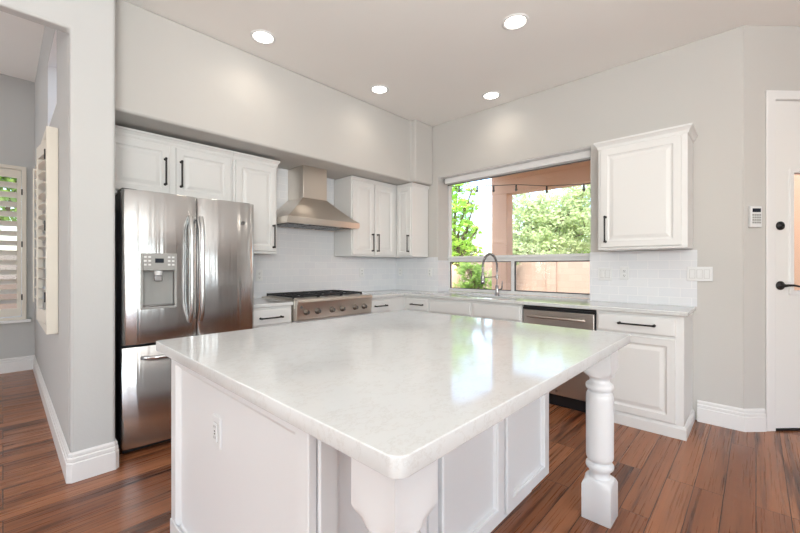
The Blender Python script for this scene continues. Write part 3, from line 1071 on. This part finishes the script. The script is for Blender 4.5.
# end panel towards the dining room: frame with recessed field, down to the floor
fl = FE(IX0)
PE = [(0, 0), (0, 0.021), (0.003, 0.024), (0.062, 0.024), (0.066, 0.019), (0.072, 0.012), (0.080, 0.005), (0.086, 0.003)]
build('end_panel', MB().rings(fl, IY0 - 0.018, IY1, 0.002, TI0 - 0.002, PE, 0.001), M['island'], isl)
build('end_base_board', MB().box(IX0 - 0.030, IX0 - 0.0215, IY0 - 0.018, IY1, 0.001, 0.085), M['island'], isl, 0.003)
ff = FN(IY0)
DI = [(0, 0), (0, 0.018), (0.005, 0.024), (0.056, 0.024), (0.059, 0.016), (0.065, 0.016), (0.069, 0.006), (0.082, 0.004)]
for a0, a1 in ((0.567, 1.010), (1.100, 1.560), (1.585, 2.064)):
    panel('door', ff, a0, a1, 0.112, TI0 - 0.020, isl, M['island'], DI)
build('stile', MB().box(1.030, 1.085, IY0 - 0.014, IY0 - 0.001, 0.112, TI0 - 0.004), M['island'], isl, 0.002)
build('apron', MB().box(0.62, 2.02, 0.54, 0.585, 0.836, TI0 - 0.002), M['island'], isl, 0.002) if False else None
fe2 = lambda a, b, c: (IX1 + c, a, b)
panel('end_panel', fe2, IY0 + 0.01, IY1 - 0.01, 0.112, TI0 - 0.02, isl, M['island'])
fk = lambda a, b, c: (a, IY1 + c, b)
for a0, a1 in ((0.570, 1.06), (1.07, 1.56), (1.57, 2.060)):
    panel('door', fk, a0, a1, 0.112, TI0 - 0.02, isl, M['island'])


def turned_leg(cx, cy, w=0.0655):
    prof = [(0.001, 0, 0, w - 0.002), (0.004, 0, 0, w), (0.170, 0, 0, w), (0.180, 0, 0.18, w), (0.190, 0, 0.45, w), (0.198, 0, 0.8, w), (0.202, 0, 1, w * .96)]
    for r, z in ((.048, .206), (.0455, .213), (.045, .222), (.047, .232), (.052, .241), (.059, .247), (.0625, .254), (.0635, .262), (.062, .270),
                 (.057, .276), (.051, .279), (.0505, .285), (.056, .291), (.0605, .299), (.062, .31), (.0622, .34), (.0622, .59), (.0610, .612),
                 (.057, .622), (.051, .627), (.0505, .634), (.057, .638), (.0625, .646), (.0635, .655), (.0615, .664), (.055, .671), (.049, .675), (.0455, .682),
                 (.045, .689), (.048, .696), (.055, .702), (.0605, .707)):
        prof.append((z, 1, 1, r))
    prof += [(.710, 0, 1, w), (.715, 0, .8, w), (.722, 0, .45, w), (.730, 0, .18, w), (.740, 0, 0, w), (TI0 - 0.002, 0, 0, w)]
    N = 48
    vs = []
    for z, circ, mfac, r in prof:
        for k in range(N):
            a = 2 * PI * (k + 0.5) / N + PI / 4 - PI / N
            ca, sa = math.cos(a), math.sin(a)
            sq = r / max(abs(ca), abs(sa))
            rad = sq * (1 - mfac) + r * mfac
            vs.append((cx + rad * ca, cy + rad * sa, z))
    fs = [(i * N + k, i * N + (k + 1) % N, (i + 1) * N + (k + 1) % N, (i + 1) * N + k) for i in range(len(prof) - 1) for k in range(N)]
    fs += [tuple(range(N))[::-1], tuple((len(prof) - 1) * N + k for k in range(N))]
    mb = MB().add(vs, fs, True)
    o = build('turned_leg', mb, M['island'], isl)
    o.data.set_sharp_from_angle(angle=math.radians(38))
    return o


turned_leg(0.5800, 0.5660)
turned_leg(2.0500, 0.5670)
itop = build('island_countertop', MB().box(0, 1, 0, 1, 0, 1), M['quartz'], None)
D.objects.remove(itop)


def rounded_slab(x0, x1, y0, y1, z0, z1, r, e, r2_):
    pts = []
    for cx, cy, a0 in ((x1, y1, 0), (x0, y1, 90), (x0, y0, 180), (x1, y0, 270)):
        rr = r if a0 in (90, 180) else r2_
        cx += rr if a0 in (90, 180) else -rr
        cy += rr if a0 in (180, 270) else -rr
        for k in range(9):
            a = math.radians(a0 + 90 * k / 8)
            pts.append((cx, cy, math.cos(a), math.sin(a), rr))
    lv = [(z0, e * .6), (z0 + e * .25, e * .15), (z0 + e * .7, 0), (z1 - e, 0), (z1 - e * .7, e * .06), (z1 - e * .4, e * .22), (z1 - e * .15, e * .5), (z1, e)]
    vs = [(cx + (q - o) * ca, cy + (q - o) * sa, z) for z, o in lv for cx, cy, ca, sa, q in pts]
    n = len(pts)
    fs = [(i * n + k, i * n + (k + 1) % n, (i + 1) * n + (k + 1) % n, (i + 1) * n + k) for i in range(len(lv) - 1) for k in range(n)]
    mb = MB().add(vs, fs, True)
    mb.add(vs[:n], [tuple(range(n))[::-1]])
    mb.add(vs[-n:], [tuple(range(n))])
    return mb


build('island_countertop', rounded_slab(0.475, 2.157, 0.454, 1.995, TI0, TI1, 0.032, 0.003, 0.014), M['quartz'], None,
      label='thick white veined quartz slab with rounded corners on the island', cat='countertop', org=(1.3, 1.2, TI0))


# ------------------------------------------------------------------ outlets and switches
def plate(name, label, fr, a, b, kind, n=1, group=None, cat='outlet'):
    p = fr(a, b, 0)
    r = root(name, label, cat, p, group)
    w = 0.072 if n == 1 else 0.072 + 0.046 * (n - 1)
    build('cover_plate', MB().rings(fr, a - w / 2, a + w / 2, b - 0.058, b + 0.058, [(0, 0.0), (0.0, 0.003), (0.003, 0.006)], 0.0006), M['whiteplastic'], r)
    gap = MB()
    for k in range(n):
        aa = a + (k - (n - 1) / 2) * 0.046
        if kind == 'outlet':
            for s in (-1, 1):
                rc = build('receptacle', MB().rings(fr, aa - 0.017, aa + 0.017, b + s * 0.021 - 0.016, b + s * 0.021 + 0.016, [(0, 0), (0.002, 0.0022)], 0.0068), M['whiteplastic'], r)
                mb = MB()
                for q in (-0.006, 0.006):
                    mb.rings(fr, aa + q - 0.0016, aa + q + 0.0016, b + s * 0.021 - 0.003, b + s * 0.021 + 0.007, [(0, 0), (0, 0.0006)], 0.0092)
                mb.rings(fr, aa - 0.0025, aa + 0.0025, b + s * 0.021 - 0.011, b + s * 0.021 - 0.006, [(0, 0), (0, 0.0006)], 0.0092)
                build('slot', mb, M['slot'], rc)
        else:
            if kind == 'gfci':
                mb = MB()
                for s in (-1, 1):
                    for q in (-0.006, 0.006):
                        mb.rings(fr, aa + q - 0.0014, aa + q + 0.0014, b + s * 0.020 - 0.003, b + s * 0.020 + 0.006, [(0, 0), (0, 0.0006)], 0.0114)
                    mb.rings(fr, aa - 0.005, aa + 0.005, b + s * 0.005 - 0.0025, b + s * 0.005 + 0.0025, [(0, 0), (0, 0.0008)], 0.0114)
                build('slot', mb, M['slot'], r)
            mb = MB().rings(fr, aa - 0.016, aa + 0.016, b - 0.033, b + 0.033, [(0, 0), (0.0, 0.003), (0.002, 0.0045)], 0.0068)
            for q0, q1, w0, w1 in ((-.018, -.0165, -.035, .035), (.0165, .018, -.035, .035), (-.0165, .0165, .0335, .035), (-.0165, .0165, -.035, -.0335)):
                gap.rings(fr, aa + q0, aa + q1, b + w0, b + w1, [(0, 0), (0, 0.0004)], 0.0067)
            build('rocker', mb, M['whiteplastic'], r)
    if gap.v:
        build('rocker_gap', gap, M['greyplastic'], r)
    return r


ft, fw_ = FN(YW - TT), FE(XW - TT)
plate('wall_outlet', 'white outlet on the tile beside the refrigerator', ft, 1.822, 1.158, 'outlet')
plate('wall_outlet', 'white outlet on the tile right of the rangetop', ft, 3.215, 1.175, 'outlet')
plate('wall_outlet', 'white outlet in the tiled corner below the small corner cabinet', fw_, 3.645, 1.175, 'outlet')
plate('wall_outlet', 'white outlet on the tile just left of the kitchen window', fw_, 3.110, 1.175, 'outlet')
plate('light_switch', 'white double rocker switch on the tile next to the window', fw_, 1.022, 1.180, 'switch', 2, cat='switch')
plate('wall_outlet', 'white outlet under the cabinet right of the window', fw_, 0.862, 1.190, 'outlet')
plate('light_switch', 'white triple rocker switch at the end of the backsplash', FE(XW - TT - 0.0), 0.330, 1.190, 'switch', 3, cat='switch')
plate('wall_outlet', 'white outlet set in the island end panel', FE(IX0 - 0.0045), 1.475, 0.628, 'gfci')

# alarm keypad on the angled wall: local coordinates of that wall
kp = root('alarm_keypad', 'small white alarm keypad on the wall beside the patio door', 'keypad', (XW + r2 * 0.075, 0.068 - r2 * 0.075, 1.545), rotz=-PI / 4)
build('housing', MB().box(-0.044, 0.044, -0.026, -0.001, 0, 0.160), M['whiteplastic'], kp, 0.006, 3)
build('display', MB().box(-0.032, 0.032, -0.0275, -0.0262, 0.115, 0.143), M['screen'], kp)
for i in range(4):
    for j in range(4):
        build('key', MB().box(-0.033 + i * 0.0175, -0.020 + i * 0.0175, -0.0285, -0.0262, 0.030 + j * 0.019, 0.043 + j * 0.019), M['greyplastic'], kp)

# ------------------------------------------------------------------ patio door
def wallpt(s_, y, z): return (XW + r2 * s_ + r2 * y, 0.068 - r2 * s_ + r2 * y, z)


d1 = root('door_1', 'white half-glass patio door', loc=(XW, 0.068, 0), rotz=-PI / 4, kind='structure')
LG = (0.365, 1.035, 1.045, 1.985)
mb = MB().grid('y', [0.245, LG[0], LG[1], 1.155], [0.018, LG[2], LG[3], 2.512], lambda i, j: not (i == 1 and j == 1), 0.000, 0.042)
build('door_slab', mb, M['door_white'], d1, 0.002)
mb = MB().grid('y', [LG[0] - 0.012, LG[0] + 0.022, LG[1] - 0.022, LG[1] + 0.012], [LG[2] - 0.012, LG[2] + 0.022, LG[3] - 0.022, LG[3] + 0.012],
               lambda i, j: not (i == 1 and j == 1), -0.010, 0.052)
build('lite_frame', mb, M['trim'], d1, 0.004)
build('pane', MB().box(LG[0] + 0.021, LG[1] - 0.021, 0.020, 0.026, LG[2] + 0.021, LG[3] - 0.021), M['glass'], d1)
mb = MB()
mb.grid('y', [DS0 - 0.068, DS0 + 0.004, DS1 - 0.004, DS1 + 0.068], [0.0, DZ - 0.006, DZ + 0.062], lambda i, j: j == 1 or i in (0, 2), -0.014, -0.0005)
build('door_casing', mb, M['trim'], d1, 0.005, 3)
mb = MB().grid('y', [DS0, DS0 + 0.009, DS1 - 0.009, DS1], [0.0, DZ - 0.009, DZ], lambda i, j: j == 1 or i in (0, 2), 0.0, 0.15)
build('door_frame', mb, M['trim'], d1)
build('threshold', MB().box(DS0 + 0.01, DS1 - 0.01, -0.01, 0.10, 0.0005, 0.016), M['blackplastic'], d1, 0.003)
hs = 0.283
build('deadbolt', MB().lathe([(0.033, 0), (0.033, 0.006), (0.026, 0.012), (0.010, 0.014), (0.008, 0.026)], (hs, -0.001, 1.560), '-y', 24), M['black'], d1)
mb = MB().lathe([(0.034, 0), (0.034, 0.006), (0.028, 0.012), (0.012, 0.014), (0.011, 0.045)], (hs, -0.001, 1.105), '-y', 24)
mb.tube([(hs, -0.042, 1.105), (hs + 0.02, -0.046, 1.108), (hs + 0.06, -0.048, 1.108), (hs + 0.10, -0.046, 1.100), (hs + 0.125, -0.044, 1.103)], [0.010, 0.0095, 0.008, 0.007, 0.006], 12)
build('door_handle', mb, M['black'], d1)

# ------------------------------------------------------------------ plantation shutters
def louvres(mb, fr, a0, a1, z0, z1, step=0.076, tilt=12, width=0.060):
    n = int((z1 - z0) / step)
    off = ((z1 - z0) - n * step) / 2
    for k in range(n):
        zc = z0 + off + (k + 0.5) * step
        ang = math.radians(tilt)
        pts = []
        for j in range(12):
            t_ = 2 * PI * j / 12
            c = math.cos(t_) * width / 2
            h = math.sin(t_) * 0.0045
            pts.append((c * math.cos(ang) - h * math.sin(ang), c * math.sin(ang) + h * math.cos(ang)))
        vs = [fr(a, zc + dz_, 0.014 + c) for a in (a0, a1) for c, dz_ in pts]
        fs = [(j, (j + 1) % 12, 12 + (j + 1) % 12, 12 + j) for j in range(12)] + [tuple(range(12)), tuple(range(12, 24))[::-1]]
        mb.add(vs, fs)


def shutter_panel(fr, a0, a1, z0, z1, parent, st=0.045, step=0.076, width=0.060, tilt=12):
    mb = MB()
    U = [a0, a0 + st, a1 - st, a1]
    Z = [z0, z0 + 0.09, z1 - 0.09, z1]
    for i in range(3):
        for j in range(3):
            if i == 1 and j == 1: continue
            if i == 1 or j == 0:
                pass
    for (u0, u1, w0, w1) in ((U[0], U[1], z0, z1), (U[2], U[3], z0, z1), (U[1], U[2], Z[0], Z[1]), (U[1], U[2], Z[2], Z[3])):
        mb.rings(fr, u0, u1, w0, w1, [(0, 0), (0, 0.028)], 0)
    p = build('shutter_panel', mb, M['shutter'], parent)
    lv = MB()
    louvres(lv, fr, U[1], U[2], Z[1], Z[2], step, tilt, width)
    build('louvres', lv, M['shutter'], p)
    build('tilt_rod', MB().rings(fr, (a0 + a1) / 2 - 0.005, (a0 + a1) / 2 + 0.005, z0 + 0.12, z1 - 0.12, [(0, 0), (0, 0.008)], 0.047), M['shutter'], p)
    return p


w2 = root('window_2', 'shuttered window on the far dining room wall', loc=(-0.6, 6.4, 0.62), kind='structure')
mb = MB().grid('y', [-1.39, -1.35, 0.155, 0.195], [0.61, 0.65, 2.40, 2.44], lambda i, j: not (i == 1 and j == 1), 6.345, 6.399)
build('window_frame', mb, M['shutter'], w2, 0.004)
build('window_sill', MB().box(-1.46, 0.235, 6.325, 6.399, 0.585, 0.6195), M['trim'], w2, 0.004)
build('pane', MB().box(-1.35, 0.155, 6.47, 6.475, 0.65, 2.40), M['glass'], w2)
fs_ = FN(6.385)
for a0, a1 in ((-1.345, -0.850), (-0.846, -0.350), (-0.346, 0.150)):
    shutter_panel(fs_, a0, a1, 0.66, 2.39, w2, 0.036, 0.114, 0.105, 33)
build('hinge', MB().box(0.150, 0.162, 6.338, 6.3445, 2.10, 2.17).box(0.150, 0.162, 6.338, 6.3445, 1.48, 1.55).box(0.150, 0.162, 6.338, 6.3445, 0.85, 0.92), M['black'], w2)

w4 = root('window_4', 'high window above the dining side shutters', loc=(0.26, 4.09, 2.43), kind='structure')
mb = MB().grid('x', [3.681, 3.700, 4.480, 4.499], [2.431, 2.450, 3.000, 3.019], lambda i, j: not (i == 1 and j == 1), 0.270, 0.478)
build('window_frame', mb, M['trim'], w4)  # white lining stands in for the bright window light on the reveal
build('pane', MB().box(0.450, 0.455, 3.700, 4.480, 2.450, 3.000), M['glass'], w4)

w3 = root('window_3', 'side window of the dining room with its shutter swung open', loc=(0.26, 4.0, 0.8), kind='structure')
mb = MB().grid('x', [3.547, 3.600, 4.420, 4.473], [0.78, 0.835, 2.165, 2.22], lambda i, j: not (i == 1 and j == 1), 0.205, 0.267)
build('window_frame', mb, M['shutter'], w3, 0.003)
build('pane', MB().box(0.40, 0.405, 3.60, 4.42, 0.84, 2.16), M['glass'], w3)


def slant(p, q):
    d_ = (Vector(q) - Vector(p)).normalized()
    nn = Vector((-d_.y, d_.x))
    return lambda a, b, c: (p[0] + d_.x * a + nn.x * c, p[1] + d_.y * a + nn.y * c, b)


shutter_panel(slant((0.242, 3.615), (0.205, 4.0)), 0, 0.385, 0.845, 2.155, w3, 0.035)
shutter_panel(slant((0.205, 4.01), (0.235, 4.40)), 0, 0.385, 0.845, 2.155, w3, 0.035)
mb = MB()
for z in (1.0, 1.5, 2.0):
    mb.box(0.197, 0.2045, 3.596, 3.612, z, z + 0.07)
build('hinge', mb, M['black'], w3)

# ------------------------------------------------------------------ recessed ceiling lights
cans = [((1.43, 2.86), 'recessed ceiling light nearest the refrigerator side'),
        ((2.68, 2.83), 'recessed ceiling light above the range side, by the soffit'),
        ((2.64, 1.31), 'recessed ceiling light above the island, closest of the four to the patio door'),
        ((3.60, 2.06), 'recessed ceiling light above the sink near the window wall')]
for (x, y), lb in cans:
    r = root('recessed_light', lb, 'ceiling light', (x, y, H), 'round recessed ceiling lights')
    pr = [(0.098, H - 0.0005), (0.098, H - 0.006), (0.090, H - 0.010), (0.078, H - 0.008), (0.074, H - 0.0045), (0.074, H - 0.0005)]
    N = 40
    vs = [(x + rr * math.cos(2 * PI * k / N), y + rr * math.sin(2 * PI * k / N), z) for rr, z in pr for k in range(N)]
    fs = [(i * N + k, i * N + (k + 1) % N, ((i + 1) % len(pr)) * N + (k + 1) % N, ((i + 1) % len(pr)) * N + k) for i in range(len(pr)) for k in range(N)]
    build('trim_ring', MB().add(vs, fs, True), M['trim'], r)
    build('lens', MB().lathe([(0.073, H - 0.004), (0.073, H - 0.001)], (x, y, 0), 'z', 40), M['lamp'], r)
    ld = D.lights.new('can_light', 'SPOT')
    ld.energy = CAN_POWER
    ld.color = (1.0, 0.86, 0.70)
    ld.spot_size = math.radians(150)
    ld.spot_blend = 0.9
    ld.shadow_soft_size = 0.07
    lo = D.objects.new('can_light', ld)
    C.objects.link(lo)
    lo.parent = r
    lo.location = (0, 0, -0.03)

# ------------------------------------------------------------------ outside
GZ = -0.12
struct('ground', MB().box(-30, 60, -40, 60, GZ - 0.2, GZ - 0.001), M['ground'])
struct('patio_slab', MB().box(4.18, 7.6, -2, 4.3, GZ, GZ + 0.08), M['ground'])
pc = root('patio_column', 'square peach stucco column of the covered patio outside the window', 'column', (7.14, 3.83, GZ))
build('shaft', MB().box(7.0, 7.26, 3.655, 4.0, GZ + 0.081, 2.728), M['stucco'], pc, 0.015, 3)
struct('patio_beam', MB().box(7.0, 7.26, -2.4, 4.0, 2.73, 3.14), M['stucco'])
struct('patio_roof', MB().box(4.18, 7.6, -2.4, 4.02, 3.142, 3.30), M['stucco'])
M['stucco_shaded'] = plaster('shaded_peach_stucco', (0.50, 0.33, 0.23), 30, 0.4, 0.9)  # peach stucco darkened, shade put into the colour of the sunlit wall
struct('wall_garden_side', MB().box(9.2, 9.4, -6, 0.6, GZ, 3.6), M['stucco_shaded'])
struct('garden_wall', MB().box(12.0, 12.2, -4, 16, GZ, 1.62), M['block'])
gp = MB()
build('garden_pier', MB().box(11.90, 11.9985, 4.55, 4.85, GZ, 1.62), M['block'], None, label='pale block pier projecting from the garden wall', cat='pier', org=(11.95, 4.7, GZ))
# a curved stucco planter seen low at the left of the window
mb = MB()
mb.lathe([(0.28, GZ), (0.28, 0.9), (0.25, 1.12), (0.16, 1.27), (0.05, 1.31)], (9.2, 6.62, 0), 'z', 28)
build('stucco_post', mb, M['stucco'], None, label='rounded peach stucco post low behind the left window pane', cat='post', org=(9.2, 6.62, GZ))

# string of patio lights
sl = root('string_lights', 'dark string of patio bulbs hanging outside the kitchen window', 'string lights', (6.2, 3, 2.7))
ends = [(4.178, 3.90, 2.97), (6.2, 4.45, 2.86), (6.2, 4.26, 2.835), (6.2, 3.50, 2.735), (6.2, 3.06, 2.690), (6.2, 2.52, 2.585), (6.2, 1.94, 2.530), (6.2, 1.0, 2.52), (6.2, 0.0, 2.60), (6.2, -0.3, 3.141)]
pts = resample(ends, 60)
build('cable', MB().tube(pts, 0.006, 6), M['cord'], sl)
for (x, y, z) in ((6.2, 4.26, 2.835), (6.2, 3.85, 2.78), (6.2, 3.50, 2.735), (6.2, 3.06, 2.690), (6.2, 2.52, 2.585), (6.2, 1.94, 2.530), (6.2, 1.40, 2.525)):
    s_ = build('bulb_socket', MB().lathe([(0.012, z - 0.060), (0.015, z - 0.052), (0.013, z - 0.01), (0.006, z)], (x, y, 0), 'z', 12), M['cord'], sl)
    build('bulb', MB().lathe([(0.006, z - 0.120), (0.018, z - 0.108), (0.023, z - 0.090), (0.017, z - 0.071), (0.011, z - 0.061)], (x, y, 0), 'z', 14), M['bulbglass'], s_)


def tree(name, label, x, y, z0, trunk_h, blobs, leafm, n, size, seed, group='garden trees'):
    rnd = random.Random(seed)
    r = root(name, label, 'tree' if 'tree' in name else 'bush', (x, y, z0), group)
    mb = MB()
    top = Vector((x, y, z0 + trunk_h))
    if trunk_h > 0.15:
        mb.tube([(x, y, z0), (x + 0.05, y, z0 + trunk_h * 0.5), top], [0.13, 0.10, 0.08], 9)
    for bx, by, bz, br in blobs:
        c = Vector((bx, by, bz))
        mid = top.lerp(c, 0.5) + Vector((rnd.uniform(-.15, .15), rnd.uniform(-.15, .15), 0.12))
        mb.tube([top, mid, c], [0.055, 0.035, 0.02], 6)
        for k in range(5):
            e = c + Vector((rnd.gauss(0, 1), rnd.gauss(0, 1), rnd.gauss(0, 1))).normalized() * br * 0.8
            mb.tube([c, c.lerp(e, 0.5) + Vector((0, 0, .05)), e], [0.018, 0.012, 0.006], 5)
    build('trunk', mb, M['bark'], r)
    V, F = [], []
    tot = sum(b[3] ** 2 for b in blobs)
    for bx, by, bz, br in blobs:
        k = int(n * br * br / tot)
        clumps = []
        for _ in range(max(4, k // 26)):
            d_ = Vector((rnd.gauss(0, 1), rnd.gauss(0, 1), rnd.gauss(0, 0.8))).normalized() * br * rnd.uniform(0.35, 1.0)
            clumps.append(Vector((bx, by, bz)) + d_)
        for _ in range(k):
            c = clumps[rnd.randrange(len(clumps))] + Vector((rnd.gauss(0, 1), rnd.gauss(0, 1), rnd.gauss(0, 0.7))) * br * 0.13
            u = Vector((rnd.gauss(0, 1), rnd.gauss(0, 1), rnd.gauss(0, 1))).normalized()
            w = u.orthogonal().normalized()
            L = size * rnd.uniform(0.6, 1.3)
            a = len(V)
            V += [c - u * L, c + w * L * 0.42, c + u * L, c - w * L * 0.42]
            F.append((a, a + 1, a + 2, a + 3))
    me = MB()
    me.v = [tuple(v) for v in V]; me.f = F; me.sm = [False] * len(F)
    build('crown', me, leafm, r, fixn=False)
    return r


tree('lime_tree', 'bright lime green tree left of the patio column', 9.8, 6.9, GZ, 1.3,
     [(9.6, 6.75, 3.0, .55), (9.6, 7.2, 2.2, .6), (9.8, 6.6, 2.2, .42), (9.6, 6.35, 3.1, .30), (9.4, 7.2, 3.5, .6), (9.9, 6.8, 1.6, .55), (9.6, 6.3, 2.5, .28), (9.7, 6.3, 1.8, .25), (9.5, 6.6, 3.6, .35), (9.5, 6.05, 3.0, .22), (9.6, 6.0, 2.3, .2), (9.6, 6.15, 3.5, .2), (9.7, 6.0, 1.65, .22)], M['leaf_lime'], 9500, 0.06, 3)
tree('pale_tree', 'large pale green feathery tree right of the patio column', 14.5, 6.2, GZ, 1.6,
     [(14.2, 6.6, 2.6, 1.1), (14.6, 5.4, 3.2, 1.2), (14.3, 6.6, 3.7, .9), (14.0, 5.6, 1.9, .9), (14.9, 4.6, 2.5, 1.0), (14.8, 4.6, 3.9, .9), (14.2, 7.2, 1.9, .7)], M['leaf_pale'], 15000, 0.085, 5)
tree('spreading_tree', 'pale green spreading tree behind the garden wall at the right of the window', 18.3, 2.9, GZ, 1.6,
     [(18.3, 4.2, 3.1, 1.2), (18.3, 3.0, 2.9, 1.3), (18.3, 3.6, 1.9, 1.1), (18.3, 3.8, 4.4, 1.2), (18.3, 2.4, 4.4, 1.1), (18.3, 1.6, 3.2, 1.2)], M['leaf_pale'], 15000, 0.085, 8)
tree('backdrop_tree', 'darker green tree rising behind the pale trees', 23.5, 8.0, GZ, 1.8,
     [(23.5, 9.8, 3.0, 1.4), (23.5, 7.8, 3.4, 1.6), (23.5, 5.8, 3.4, 1.6), (23.4, 8.9, 1.8, 1.2), (23.4, 6.6, 2.0, 1.3), (23.4, 4.4, 2.4, 1.3), (23.6, 8.3, 4.6, 1.0), (23.6, 6.2, 4.9, 1.0)], M['leaf_mid'], 15000, 0.12, 11)
tree('garden_bush', 'leafy green bush below the window rail, left of the column', 8.8, 5.75, GZ, 0.31,
     [(8.8, 5.85, 0.55, .42), (8.9, 5.45, 0.75, .40), (8.7, 5.6, 1.10, .33), (9.0, 5.9, 1.15, .30), (8.9, 5.2, 0.4, .35)], M['leaf_mid'], 5200, 0.045, 14, 'garden shrubs')
tree('climbing_shrub', 'green shrub trailing over the garden wall next to the column', 11.35, 5.75, GZ, 0.2,
     [(11.3, 5.85, 1.35, .33), (11.35, 5.6, 1.72, .28), (11.3, 6.2, 1.0, .36)], M['leaf_pale'], 2600, 0.05, 17, 'garden shrubs')
# beyond the dining room windows
struct('garden_wall_north', MB().box(-8, 8, 10.0, 10.2, GZ, 1.5), M['block'])
tree('dining_tree', 'leafy tree outside the dining room window', -0.4, 9.3, GZ, 1.4,
     [(-0.4, 9.3, 2.3, .8), (0.2, 9.4, 2.9, .7), (-1.1, 9.3, 2.8, .8), (-0.3, 9.2, 3.4, .7)], M['leaf_mid'], 6000, 0.07, 21)
